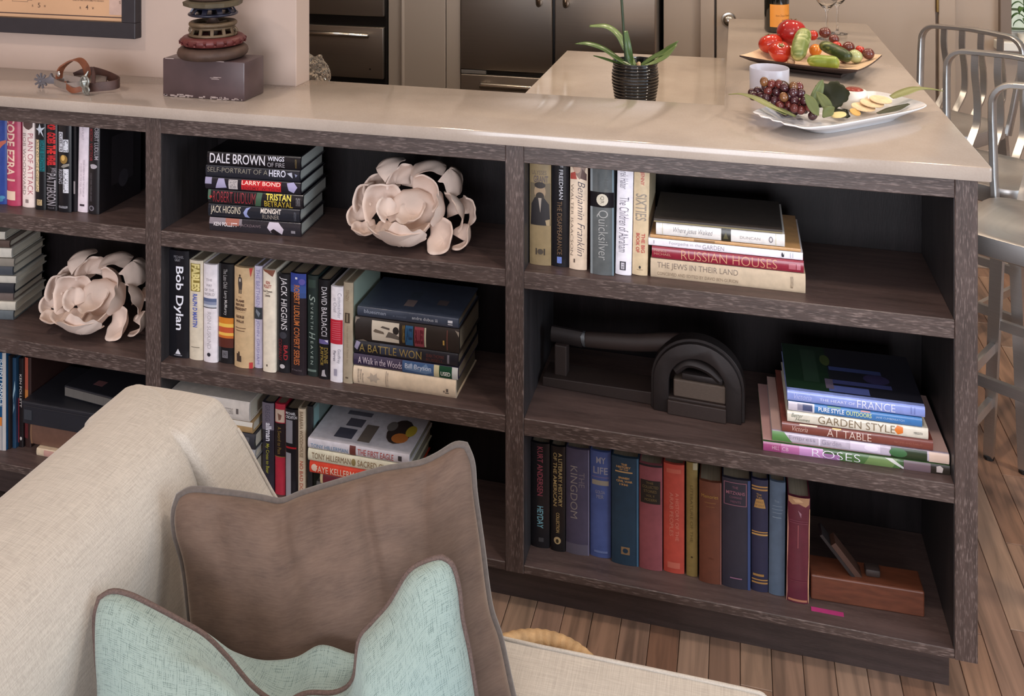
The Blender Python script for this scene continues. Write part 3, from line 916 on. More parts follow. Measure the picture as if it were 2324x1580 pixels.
lie('lying books in the centre bay', [
    (-.8836, -.6287, .0350, Z2, .4835, .165, 'ecd6ba', 'thick cream book with a pale grey star emblem, bottom of the centre lying stack',
     [T('THE BOOK OF LIFE', .045, .062, .1, .9, '8b7e78'), T('JEWISH IDENTITY', .07, .085, .15, .88, '8b7e78'), T('AND PRACTICE', .092, .105, .15, .7, '8b7e78'), P([(.14, .5), (.17, .42), (.175, .25), (.205, .35), (.235, .25), (.24, .42), (.27, .5), (.24, .58), (.235, .78), (.205, .65), (.175, .78), (.17, .58)], 'bfae9c'), R(.325, .33, .1, .95, '9c8c80'), T('A COMPLETE READER', .338, .35, .1, .9, '9c8c80'), R(.9, .935, .25, .3, '5c504a'), R(.91, .93, .34, .52, '6a5d56'), R(.885, .895, .3, .4, '5c504a')], dict(bulge=.0045)),
    (-.8830, -.6240, .0350, .4840, .5125, .165, '3d3450', 'purple and blue paperback with a green and white price sticker, second from bottom',
     [R(.0, .46, .55, 1, '4c4258'), T('A Walk in the Woods', .045, .47, .25, .82, 'd9cbd6', b=.0), R(.475, .78, 0, 1, '48648e'), P([(.5, .3), (.56, .9), (.62, .4), (.7, .95), (.76, .3), (.7, .1)], '6d88ac'), T('Bill Bryson', .5, .75, .3, .8, 'ccd4e2', b=.01), R(.775, .825, 0, 1, 'd9cfa6'), R(.825, .945, 0, 1, '1f4a34'), T('USED', .84, .93, .2, .55, 'e2e4dc', b=.02), R(.945, 1, 0, 1, 'd6d6d2')], dict(soft=True, rough=.2)),
    (-.8809, -.6240, .0350, .5130, .5440, .165, '22222a', 'dark grey-blue novel with dull gold lettering, middle of the centre lying stack',
     [R(.25, .62, .2, 1, '3a3e4c'), P([(0, .5), (.02, 1), (.06, .9), (.03, .3)], '9a93b0'), T('A BATTLE WON', .05, .655, .22, .82, 'a48c4e', b=-.005), T('SEAN THOMAS', .7, .87, .5, .75, '6b3a34'), T('RUSSELL', .7, .86, .18, .42, '6b3a34'), R(.9, .92, .2, .85, '77727a')]),
    (-.8785, -.6208, .0345, .5445, .6015, .17, '2e2622', 'thick worn black book with a white photo label, second from top of the lying stack',
     [R(.165, .43, .1, .93, 'ddd1bf'), E(.4, .62, .03, .16, '2c2624'), P([(.3, .3), (.33, .55), (.39, .5), (.43, .4), (.43, .25), (.35, .3)], '6d645c'), P([(.18, .5), (.2, .6), (.28, .52), (.29, .42), (.2, .45)], '77695c'), P([(.25, .68), (.34, .62), (.34, .7), (.27, .75)], '5e544d'), T('CASES', .46, .485, .15, .9, '8c7340', b=.02), R(.492, .565, .08, .9, '2f5f86'), T('JAZZ', .5, .56, .2, .8, '1e3a58', b=.05), R(.58, .67, .08, .9, '8e3f4a'), T('BLUES', .585, .665, .2, .8, '5f1f2a', b=.05), R(.675, .69, .1, .9, 'c9bfa6'), R(.885, .895, .1, .92, '6a3f36'), R(.85, .865, .3, .5, 'b9954c'),
      P([(.0, .7), (.0, 1), (.05, .96), (.02, .9)], '857a6e'), P([(.02, .0), (.08, .08), (.12, .0)], '8a7f72'), P([(.96, .95), (1, .9), (1, .7), (.98, .85)], '8f8578')], dict(rough=.45, coat=0, bulge=.004)),
    (-.8735, -.6230, .0345, .6020, .6255, .16, '41495a', 'slate-blue novel on top of the centre lying stack, small white print',
     [T('bluesman', .07, .29, .42, .8, '9aa2b2', b=.01), T('a novel', .36, .49, .4, .62, '6f7889'), T('andre dubus iii', .55, .80, .4, .72, 'c3c6ce', b=.0), R(.9, .945, .5, .75, 'd9d9dd'), R(.9, .945, .28, .4, 'c5c5cb'), ('c', .42, .52, .15, .35, '7e6e6c'), ('c', .72, .82, .3, .45, '5f5455'), ('c', .42, .52, .4, .62, '3d4652')], dict(rough=.3)),
])
# --- centre bay, bottom shelf (partly behind the sofa)
lie('lying books behind the sofa arm', [
    (-1.382, -1.1475, .045, Z3, .2100, .16, '4c443e', 'thick dark brown hardcover at the bottom behind the sofa arm', []),
    (-1.382, -1.1475, .042, .2105, .2355, .155, '9b9a9c', 'silver-grey book low in the stack beside the sofa arm', []),
    (-1.382, -1.1475, .040, .2360, .2745, .155, '34343a', 'charcoal book with a gold mark beside the sofa arm', [E(.72, .5, .02, .18, '9a7c3e'), R(.9, .94, .2, .8, '5c5a5e')]),
    (-1.382, -1.1536, .040, .2750, .3030, .15, 'b08f62', 'tan and white book, second from top beside the sofa arm', [R(.0, 1, .62, 1, 'd9d2c6')]),
    (-1.382, -1.1606, .038, .3035, .3530, .155, 'd8cec4', 'thick off-white book on top of the stack beside the sofa arm', [T('THE LETTERS', .62, .8, .3, .6, '9d938c'), R(.84, .87, .35, .62, '6d6460')]),
])
stand('upright books behind the cushions', Z3, [
    (-1.1460, .0330, .072, .224, 0, .155, '2c2832', 'dark purple book with white and yellow-green lettering behind the sofa arm',
     [R(0, .3, .0, 1, '6f6672'), T('GREGG', .02, .2, .3, .7, '55505c', b=.01), T('allman', .22, .42, .35, .82, 'e8e4ea', b=.02), T('My Cross to Bear', .45, .78, .3, .65, 'a9a43c', b=.01)]),
    (-1.1120, .0285, .074, .224, 0, .155, 'b02c3e', 'red book with dark title panel behind the brown cushion',
     [R(.06, .2, .05, .95, 'cbb3a0'), P([(.1, .3), (.12, .7), (.17, .6), (.18, .4)], '7c5648'), R(.21, .58, .0, 1, '241a1c'), T('A Sword to Pass', .25, .55, .3, .65, '8a7038'), R(.575, .582, 0, 1, '8a7038')]),
    (-1.0817, .0346, .070, .218, 0, .155, '1e1c20', 'black book with grey panels split by a thin red line behind the brown cushion',
     [H('MICHAEL', .03, .06, .05, .85, 'd6d2d6', b=.02), H('CRICHTON', .07, .105, .05, .95, 'd6d2d6', b=.02), R(.12, .38, .08, .62, '8f8c92'), R(.42, .44, .1, .9, 'b0262c'), R(.49, 1, .08, .5, '9a979c')], dict(rough=.18)),
    (-1.0430, .0200, .0625, .228, 0, .155, 'd3c1a6', 'narrow cream book with brown and red lettering behind the brown cushion',
     [T('BARBARA WOODHOUSE', .03, .52, .25, .72, '80684e', b=.01), T('NO BAD DOGS', .56, .95, .25, .72, 'b5553f', b=.01)]),
    (-1.0214, .0150, .067, .234, 0, .155, '29282a', 'narrow black book with a grey-green jacket side, last upright by the lying mysteries',
     [('c', 0, 1, 0, 1, '7f8f8a'), ('c', .04, .22, .02, .2, '8fb0ae'), ('c', .22, .4, .1, .2, '39464a')]),
])
lie('lying mysteries behind the brown cushion', [
    (-.985, -.745, .045, Z3, .1850, .165, '4d4a48', 'thick grey book at the foot of the stack behind the brown cushion', []),
    (-.972, -.748, .040, .1855, .2120, .15, '6d2630', 'dark maroon novel under the orange-red one', [R(0, .03, 0, 1, 'c9b48c')]),
    (-.9960, -.7450, .032, .2125, .2420, .155, 'd8452f', 'bright orange-red novel with pale lettering, partly behind the brown cushion',
     [E(.05, .5, .03, .3, 'dcc0ac'), T('FAYE KELLERMAN', .06, .55, .15, .7, 'e0c0a8', b=.01)], dict(rough=.16, coat=.7)),
    (-.9990, -.7420, .030, .2425, .2720, .158, 'd9d2b8', 'ivory novel with brown lettering, second from top behind the brown cushion',
     [T('TONY HILLERMAN', .04, .43, .25, .75, '7a5f44', b=.0), E(.46, .5, .022, .3, '8d7c50'), T('SACRED CLOWNS', .5, .93, .25, .75, '8a6c4c', b=.0)]),
    (-.9994, -.7415, .030, .2725, .2965, .16, 'cfcad0', 'white novel with blue and red spine lettering on top of the mysteries stack',
     [T('TONY HILLERMAN', .03, .40, .12, .55, '5f88a8', b=.0), R(.42, .48, .02, .98, '6d3a34'), T('THE FIRST EAGLE', .50, .85, .15, .78, 'b0443c', b=.0), R(.895, .93, .25, .75, '3a363a'),
      ('c', .22, .4, .1, .34, '4c4c58'), ('c', .26, .42, .4, .6, '5a5862'), ('c', .46, .58, .08, .5, '6f645c'), ('ce', .8, .45, .12, .3, '3f3330'), ('ce', .83, .3, .08, .12, 'c8783c'), ('ce', .9, .5, .05, .14, 'c0a83c'), ('ce', .7, .55, .05, .12, '77706c'), ('c', .2, .45, .68, .78, '6a6872')], dict(rough=.22)),
])
# --- right bay, top shelf
stand('upright books on the right bay top shelf', Z1, [
    (-.4572, .0498, .0435, .237, 0, .165, '8d7a5a', 'olive tan hardcover with a bearded portrait on its spine, first in the row',
     [H('ULYSSES', .10, .14, .12, .8, '5c4f48'), H('GRANT', .15, .215, .2, .88, '5c4f4c', b=.02), R(.22, .62, .05, .98, '6d604c'), P([(.62, .06), (.42, .1), (.36, .25), (.34, .45), (.36, .7), (.42, .92), (.62, .97)], '221e20'), E(.3, .5, .075, .27, '9a8266'), E(.24, .5, .03, .26, '2e2622'), E(.345, .5, .04, .2, '2f2823'), P([(.36, .42), (.36, .58), (.5, .52)], '9c9084'), P([(.57, .75), (.56, .95), (.62, .95), (.62, .8)], 'a08c6c'),
      R(.84, .9, .3, .36, '3c3430'), R(.84, .9, .68, .74, '3c3430'), E(.87, .52, .026, .14, '4c4238')]),
    (-.4069, .0398, .0461, .237, 0, .16, '16161b', 'black hardcover with white and bronze lettering and a tiny blue label',
     [T('J F FREEDMAN', .0, .36, .38, .68, 'd2d0d6', b=.0), T('THE DISAPPEARANCE', .38, .885, .34, .62, '6d5238', b=.0), R(.905, .965, .34, .6, '7d92d6'), T('DUTTON', .91, .96, .4, .55, '2c3c7c')], dict(rough=.22)),
    (-.3656, .0398, .0410, .237, .6, .16, 'e6d0b8', 'cream hardcover with dark handwriting-like lettering, right bay top shelf',
     [P([(0, .15), (.03, .1), (.1, .3), (.15, .55), (.12, .8), (0, .95)], '8c7468'), E(.05, .4, .045, .22, 'bd9c88'), P([(.1, .02), (.08, .3), (.15, .4), (.155, .02)], 'a8463c'), P([(.05, .7), (.1, .95), (.16, .95), (.14, .6)], '553630'), T('Benjamin Franklin', .17, .87, .34, .86, '3a3244', b=-.012, sh=.35), T('WALTER ISAACSON', .20, .87, .06, .22, '7a6a5c', b=-.01), R(.9, .935, .26, .34, '5c4c44'), ('c', 0, 1, 0, 1, '5f2f22')]),
    (-.3160, .0525, .0294, .238, 0, .165, '5e6263', 'thick grey hardcover with a black band and pale disc, right bay top shelf',
     [R(0, 1, .0, .1, '8f9699'), R(0, 1, .93, 1., '74858e'), T('Neal', .08, .2, .6, .78, '46494a'), T('Stephenson', .05, .24, .28, .44, '46494a'), R(.235, .375, .0, 1, '17151a'), E(.305, .52, .056, .25, 'c9c0ae'), T('QR', .27, .34, .42, .6, '5c5448'), T('Quicksilver', .40, .86, .28, .76, 'a8a7a4', b=-.01)], dict(rough=.14, coat=.6, bulge=.005)),  # bluish edge strips paint a highlight along the spine
    (-.2622, .0354, .0389, .238, 1.2, .165, 'f0ebf2', 'white hardcover with dark condensed lettering, right bay top shelf',
     [T('Marek Halter', .0, .205, .2, .7, '77707c', b=-.005), T('The Children of Abraham', .28, .79, .18, .78, '5f5866', b=-.008), R(.875, .955, .28, .66, '3c3740'), R(.885, .945, .36, .58, 'd5d0d8'), T('TB', .89, .94, .4, .55, '3c3740')]),
    (-.2262, .0342, .0464, .237, 1.2, .165, 'd6bf9c', 'tan hardcover with grey and red lettering next to the lying stack, right bay top shelf',
     [T('JENNY', .04, .165, .38, .68, 'bb5148', b=.02), T('SIXTIES', .245, .495, .14, .86, '94897c', b=.01), T('THE BIG', .61, .79, .56, .8, 'b8554a', b=.03), T('BOOK OF', .61, .79, .22, .46, 'b8554a', b=.03), E(.925, .5, .014, .07, '3c3430'), R(.945, .95, .3, .7, '9a8468')]),
])
lie('lying books on the right bay top shelf', [
    (-.1855, .1372, .0445, Z1, .8080, .2, 'c2ad92', 'thick beige cloth book with brown capital lettering, bottom of the right bay top stack',
     [T('THE JEWS IN THEIR LAND', .045, .575, .48, .85, '6f5c4c', b=.0), T('CONCEIVED AND EDITED BY DAVID BEN-GURION', .045, .575, .16, .34, '84705c', b=.0), T('DOUBLEDAY', .905, .925, .2, .82, '806c58')], dict(rough=.6, coat=0, bulge=.003)),
    (-.1826, .1337, .0440, .8085, .8348, .2, '8c2236', 'crimson book with gold capital lettering in the right bay top stack',
     [T('RUSSIAN HOUSES', .20, .83, .12, .9, 'd09a76', b=-.015), T('PRINCE', .015, .1, .6, .8, 'c08a78'), T('MICHAEL', .015, .13, .3, .5, 'c08a78'), R(.905, .95, .25, .75, 'b0606a'), R(.955, .98, .25, .75, 'b8707a')], dict(rough=.28)),
    (-.1902, .1319, .0440, .8351, .8518, .19, 'efe9ef', 'thin white paperback with grey title print in the right bay top stack',
     [T('Footpaths in the', .14, .35, .25, .8, '8e8a96', b=-.01), T('GARDEN', .36, .5, .2, .8, '86828e', b=-.01), P([(.865, .5), (.87, .9), (.88, .5), (.885, .9), (.882, .2), (.868, .2)], '2f2c34'), R(.92, .925, .2, .9, 'b8c0c8'), R(.935, .94, .2, .9, 'b8c0c8'), R(.035, .04, .3, .75, '8f8b94')], dict(soft=True, bulge=0.0005)),
    (-.1865, .1275, .0440, .8520, .8597, .19, 'c79a68', 'thin orange-tan booklet under the white script book', [R(.3, .44, .2, .8, '8a6844')], dict(soft=True, bulge=.0003)),
    (-.1736, .0956, .0440, .8600, .8870, .18, 'e8e3de', 'white book with script lettering and a small dark picture, second from top',
     [T('Where Jesus Walked', .14, .45, .22, .78, '5b5660', b=-.012, sh=.35), R(.515, .59, .02, 1, '2f2c24'), P([(.53, .2), (.55, .8), (.57, .2)], '5a5438'), T('DUNCAN', .66, .815, .35, .58, 'a49e9c'), E(.895, .5, .016, .26, '77727a'), E(.895, .5, .009, .16, 'd9d4cf'), R(.05, .055, 0, 1, 'c9c2a8'), R(.93, .935, 0, 1, 'c9c2a8')]),
    (-.1779, .0907, .0420, .8880, .8965, .17, '3b342f', 'flat dark worn booklet lying on top of the right bay top stack', [R(0, 1, .0, .4, '8f8462')], dict(soft=True, rough=.6, coat=0, bulge=.0003)),
])
# --- right bay, middle shelf: illustrated books
lie('illustrated books on the right bay middle shelf', [
    (.0510, .4120, .0180, Z2, .4600, .215, '3f5a34', 'wide pink and green book with white capital title, bottom of its stack',
     [R(0, .1, 0, 1, 'a04a78'), R(.1, .2, 0, 1, 'b86a9c'), R(.2, .33, 0, 1, 'c58fc0'), R(.33, .42, 0, .6, 'a070a0'), R(.42, .74, 0, 1, '4c6a3c'), R(.55, .7, 0, 1, '6d8450', .03), P([(.66, 1), (.7, 1), (.78, 0), (.76, 0)], 'c9c6c0'), R(.76, .9, 0, 1, '6d5a60'), R(.9, 1, 0, 1, '2c2620'), T('ROSES', .27, .53, .12, .92, 'eee8f0', b=-.02), P([(.93, .2), (.93, .8), (.95, .9), (.965, .7), (.96, .2)], 'b9ada8'), T('HILL', .05, .09, .3, .7, 'd6a8bc'), T('CB', .105, .14, .3, .7, 'dcb4c8'), ('c', 0, 1, 0, 1, 'c9a09c')], dict(rough=.22, soft=True, yaw=1.7)),
    (.0692, .4110, .0240, .4605, .4818, .205, 'c3b6c6', 'lilac book with green ends, second from bottom of the illustrated stack',
     [P([(0, 0), (0, 1), (.07, 1), (.12, 0)], '5d8a4c'), T('Empress', .1, .25, .3, .8, '8f8694', b=-.01), R(.27, .28, .1, .9, 'e6dcea'), T('Garden', .29, .4, .3, .8, '9a8fa0', b=-.01), R(.45, .62, .2, 1, 'd6c8da'), E(.57, .6, .04, .3, 'e6dae8'), R(.68, .88, 0, 1, '2f3a26'), E(.72, .5, .05, .45, '3f6a40'), R(.89, 1, 0, 1, 'd9bfae'), ('c', 0, 1, 0, 1, 'c8a8a0')], dict(rough=.22, soft=True, yaw=1.2)),
    (.0889, .3814, .0230, .4822, .5040, .2, '7c4238', 'brick-brown book with pale serif-like capitals in the illustrated stack',
     [T('Victoria', .07, .175, .25, .75, 'd2b0a4', b=-.005, sh=.3), T('AT TABLE', .305, .6, .15, .88, 'dcc6ba', b=-.01), T('RECIPES AND TABLES', .75, .93, .4, .58, '9c5f50'), R(.12, .24, .88, 1, 'd6c2a0'), R(.34, .4, .9, 1, 'e0b84c')], dict(rough=.25, yaw=1.7)),
    (.0995, .3720, .0240, .5045, .5280, .19, 'ddd5c4', 'cream book with dark title capitals and an orange square in the illustrated stack',
     [T('Better', .03, .115, .52, .85, '5f6a58', b=-.005, sh=.3), T('Homes', .06, .165, .2, .5, '5f6a58', b=-.005, sh=.3), T('GARDEN STYLE', .225, .77, .2, .88, '7a664c', b=-.005), P([(.765, .55), (.785, .95), (.825, .85), (.825, .35), (.79, .15)], 'd9772c'), T('MEREDITH', .9, .96, .4, .6, '55504c')], dict(rough=.25, yaw=1.2)),
    (.1017, .3603, .0250, .5285, .5480, .19, '3f78b4', 'bright blue book with a white photo end in the illustrated stack',
     [R(0, .19, 0, 1, 'cfc6d0'), R(.07, .185, .12, .86, '4a5274'), R(.07, .11, .12, .86, '8f8a9c'), R(.185, .2, 0, 1, 'd6d2da'), T('PURE STYLE', .23, .425, .3, .78, 'e2e6ee', b=.02), T('OUTDOORS', .44, .63, .3, .78, 'c3d09a', b=.02), T('JANE CUMBERBATCH', .66, .87, .35, .62, 'a9c0da'), R(.3, .4, .88, 1, '3f7a48'), R(.55, .62, .88, 1, 'c46a5a')], dict(rough=.25, soft=True, yaw=.8)),
    (.0995, .3658, .0240, .5490, .5715, .19, '8a9ad8', 'periwinkle-blue book on top of the illustrated stack, garden picture on its cover',
     [T('Victoria', .05, .18, .25, .78, 'c3c6ee', b=-.01, sh=.3), T('THE HEART OF', .24, .5, .35, .6, 'dadcf4', b=0), T('FRANCE', .515, .79, .15, .88, 'e2e2f2', b=-.01), R(.9, .905, .2, .85, '6c78b4'), R(.925, .93, .2, .85, '6c78b4'),
      ('c', .0, .34, .03, 1, '152a1b'), ('c', .34, 1, .03, 1, '191922'), ('c', .32, .62, .05, .18, '48538a'), ('c', .35, .8, .22, .3, '3a3f6c'), ('c', .35, .75, .5, .58, '343f6c'), ('ce', .7, .4, .1, .1, '2f2a4c'), ('c', .3, .36, .1, .3, '5c5264'), ('c', .14, .26, .2, .9, '25382a'), ('ce', .33, .7, .04, .12, '3f4a26')], dict(rough=.22, yaw=1.0)),
])
# --- right bay, bottom shelf
stand('old hardcovers on the right bay bottom shelf', Z3, [
    (-.4590, .0440, .0640, .237, 0, .16, '1d1c20', 'black hardcover with pink and pale blue lettering, first on the bottom shelf',
     [T('KURT ANDERSEN', .03, .50, .36, .66, '9c4c58', b=.01), T('HEYDAY', .6, .81, .36, .68, '7fb6c4', b=.015), R(.9, .94, .44, .7, '4c4a4c')]),
    (-.4129, .0347, .0626, .237, 0, .16, '1a181a', 'slim black hardcover with twin gold title lines on the bottom shelf',
     [T('A LITERARY HISTORY', .06, .57, .55, .8, 'b49a66', b=.01), T('OF THE AMERICAN', .06, .57, .2, .45, 'b49a66', b=.01), T('COLLECTION', .63, .82, .4, .62, 'b89c68', b=.01), E(.895, .48, .035, .24, 'bda478'), E(.9, .48, .02, .1, '3a3020')]),
    (-.3774, .0536, .0648, .237, 0, .16, '4a4358', 'faded purple-grey cloth hardcover with silver capitals on the bottom shelf',
     [T('THE', .22, .36, .56, .8, '776d72', b=0), T('KINGDOM', .165, .66, .2, .5, '968c84', b=-.01), R(.9, 1, 0, 1, '5f5866'), R(0, 1, .94, 1, '6d6880')], dict(rough=.7, coat=0)),
    (-.3229, .0473, .0687, .237, 0, .16, '4a5a92', 'medium blue cloth hardcover with gold title across the spine on the bottom shelf',
     [H('MY', .05, .11, .3, .76, '9a98a4', b=.02), H('LIFE', .145, .21, .16, .86, '9a98a4', b=.02), R(.235, .243, .1, .9, '7c6c8c'), R(.27, .315, .1, .9, '9a9080'), H('GOLDA', .365, .395, .26, .72, '9a98a4'), H('MEIR', .405, .44, .32, .66, '9a98a4'), R(.935, .955, .2, .85, '6d7cac')], dict(rough=.7, coat=0)),
    (-.2734, .0606, .0604, .238, 0, .16, '22394c', 'thick dark teal cloth hardcover with gold leaf lettering on the bottom shelf',
     [H('THE', .055, .075, .36, .58, 'bf9560', b=.04), H('HISTORY', .08, .1, .18, .72, 'bf9560', b=.04), H('OF THE', .105, .12, .3, .62, 'bf9560', b=.03), R(.128, .14, .14, .78, 'c79c64'), H('SPANISH', .18, .2, .26, .66, 'bf9560', b=.04), H('CIVIL WAR', .21, .23, .18, .78, 'bf9560', b=.04), H('1936', .24, .26, .3, .62, 'bf9560', b=.03), R(.83, .9, .36, .68, '8a6d4c'), E(.865, .52, .022, .1, '22394c'), R(0, 1, .93, 1, '3f6480')], dict(rough=.65, coat=0)),
    (-.2118, .0507, .0601, .232, 0, .16, '8c4a50', 'dusty rose cloth hardcover with a black label high on its spine',
     [R(.0, .02, 0, 1, '1c1418'), R(.15, .37, .06, .92, '241c16'), H('THE', .165, .185, .3, .62, '7c6840'), H('COLLECTED', .2, .225, .14, .84, '7c6840'), H('STORIES', .24, .265, .2, .76, '7c6840'), H('VOL II', .285, .305, .3, .66, '7c6840'), H('MODERN', .32, .345, .24, .76, '7c6840')], dict(rough=.7, coat=0)),
    (-.1592, .0456, .0639, .238, 0, .16, 'b84a3c', 'coral red hardcover with faint pink lettering on the bottom shelf',
     [T('A HISTORY OF THE', .26, .70, .58, .74, 'cc8270', b=-.005), T('ARAB PEOPLES', .26, .66, .3, .48, 'c87c6a', b=.0), R(.04, .08, .15, .85, 'c0604e'), R(.9, .955, .2, .8, 'c56a58')], dict(rough=.5, coat=0)),
    (-.1096, .0244, .0631, .248, 0, .15, '85703f', 'slim mustard-olive paperback between coral and brown books',
     [T('LITERATURE OF THE', .2, .7, .35, .6, '5f4d2a', b=0), E(.83, .5, .008, .1, '3f3018'), R(0, .06, .6, 1, 'a8a084')], dict(soft=True, rough=.5)),
    (-.0816, .0475, .0541, .219, 0, .155, '643624', 'chestnut brown hardcover with small gold title across its spine',
     [H('Memories', .125, .16, .1, .85, '9c7838'), R(.2, .21, .25, .75, '7c5230'), R(.24, .246, .3, .7, '7c5230'), H('Wiley', .74, .765, .4, .66, '5c3020'), R(0, 1, .94, 1, '7c5048')], dict(rough=.55, coat=0)),
    (-.0332, .0597, .0539, .234, 0, .16, '2a2733', 'thick midnight-blue hardcover with a framed pink title box on its spine',
     [R(.03, .036, .06, .86, '8c5c68'), R(.235, .241, .06, .86, '8c5c68'), R(.03, .241, .06, .085, '8c5c68'), R(.03, .241, .84, .865, '8c5c68'), H('THE', .065, .085, .36, .56, '8c5c68'), H('MITZVAHS', .11, .14, .14, .8, '9a6470', b=.01), H('COMMAND', .155, .175, .26, .7, '7c5060'), H('MENTS', .195, .215, .3, .66, '7c5060'), R(.9, .91, .28, .7, '8c6078'), R(0, 1, .9, 1, '34436c')], dict(rough=.5, coat=.1)),
    (.0275, .0354, .0570, .239, 0, .16, '23233c', 'navy hardcover with gold double bands and a gold title block',
     [R(.055, .068, .03, .97, 'a87c44'), R(.08, .095, .03, .97, 'a87c44'), H('The', .12, .14, .3, .6, 'b08848'), H('Ten', .145, .165, .3, .62, 'b08848'), P([(.17, .28), (.17, .72), (.25, .85), (.25, .16)], 'a87e46'), H('WINGS', .19, .205, .28, .7, '332a3c'), H('OF GOLD', .22, .235, .22, .76, '332a3c'), R(.46, .47, .03, .97, 'a87c44'), R(.48, .495, .03, .97, 'b0874c'), R(.84, .86, .1, .75, '96703c'), R(.885, .897, .03, .97, '9c7440'), R(.91, .925, .03, .97, '9c7440')], dict(rough=.5, coat=.1)),
    (.0633, .0330, .0558, .241, .5, .16, '4c5a6c', 'slate-blue hardcover with faint pale lines, leaning beside the worn burgundy one',
     [H('The', .16, .18, .3, .6, '77828e'), R(.21, .215, .2, .8, '77828e'), R(.24, .245, .15, .85, '77828e'), R(.27, .275, .2, .8, '77828e'), R(.31, .315, .2, .75, '8a949e')], dict(rough=.6, coat=0)),
    (.0988, .0455, .0463, .222, .8, .15, '5a2230', 'worn burgundy leather book with frayed pale edges, last upright on the bottom shelf',
     [P([(0, .02), (.0, .98), (.06, .95), (.085, .8), (.06, .5), (.075, .2), (.05, .04)], 'a37c5c'), P([(.02, .2), (.015, .5), (.04, .7), (.05, .35)], 'c09a74'), P([(.1, .0), (.3, .06), (.5, .05), (.7, .02), (.9, .05), (1, .02), (1, 0), (.5, 0)], 'b08272'), P([(.1, .97), (.3, .95), (.55, .97), (.8, .94), (.97, .96), (1, 1), (.1, 1)], 'b98c6c'), R(.965, .985, .08, .92, 'a87058'), P([(.12, .45), (.15, .62), (.19, .6), (.14, .5)], '9a707c'), R(.22, .225, .1, .9, '7c4450'), R(.24, .245, .1, .9, '7c4450'), R(.26, .48, .46, .5, '8c4c50'), R(.79, .794, .08, .92, '743844')], dict(rough=.3, coat=.4)),
])

# ------------------------------------------------------------------ things on the shelves
# ceramic flower clusters
CERAMIC = M('bisque_ceramic', (222, 200, 186), 0.75, 0, 0.10, 14, bmp=0.15, bscale=120)


S_ = 0.000157


def at_crop(X, Y, yr):
    return ((X - 950) * S_, yr, (1293 - Y) * S_ - 0.41 * yr)


def cup_mesh(c, o, R, tip, amp=.45, phi=1.35, st=1.0, seed=0, ruf=.16, half=pi, lob=4):
    """Bowl-shaped petal: c centre of the bowl, o the way it opens, tip the side with the tall lip."""
    c, o, tip = Vector(c), Vector(o).normalized(), Vector(tip)
    e1 = (tip - o * tip.dot(o)).normalized()
    e2 = o.cross(e1)
    A, Bn, tw = 36, 10, .0034
    full = half > 3.1
    bm = bmesh.new()

    def pt(i, j, k):
        th = -half + 2 * half * i / A
        w_ = .5 + .5 * cos(th)
        pm = phi + amp * 1.25 * (w_ ** 4) - .25 * (1 - w_) + ruf * (sin(lob * th + seed) * .6 + sin((2 * lob + 1) * th + seed * 2.1) * .25)
        ph = .05 + (pm - .05) * j / Bn
        fl = 1 + .24 * (j / Bn) ** 4
        r_ = (R - tw * k) * (1 + .05 * noise.noise(Vector((cos(th) * 1.5 + seed, sin(th) * 1.5, ph))))
        return c + (e1 * (cos(th) * st) + e2 * sin(th)) * (r_ * sin(ph) * fl) - o * (r_ * cos(ph))
    F = [[[bm.verts.new(pt(i, j, k)) for j in range(Bn + 1)] for i in range(A if full else A + 1)] for k in (0, 1)]
    nI = A if full else A + 1
    seg = range(A)
    for k in (0, 1):
        for i in seg:
            i2 = (i + 1) % nI
            for j in range(Bn):
                q = (F[k][i][j], F[k][i2][j], F[k][i2][j + 1], F[k][i][j + 1])
                bm.faces.new(q if k == 0 else q[::-1])
        if full:
            bm.faces.new([F[k][i][0] for i in range(nI)])
    for i in seg:
        i2 = (i + 1) % nI
        bm.faces.new((F[0][i][Bn], F[0][i2][Bn], F[1][i2][Bn], F[1][i][Bn]))
        if not full:
            bm.faces.new((F[0][i][0], F[1][i][0], F[1][i2][0], F[0][i2][0]))
    if not full:
        for i in (0, A):
            for j in range(Bn):
                bm.faces.new((F[0][i][j], F[0][i][j + 1], F[1][i][j + 1], F[1][i][j]))
    return bm


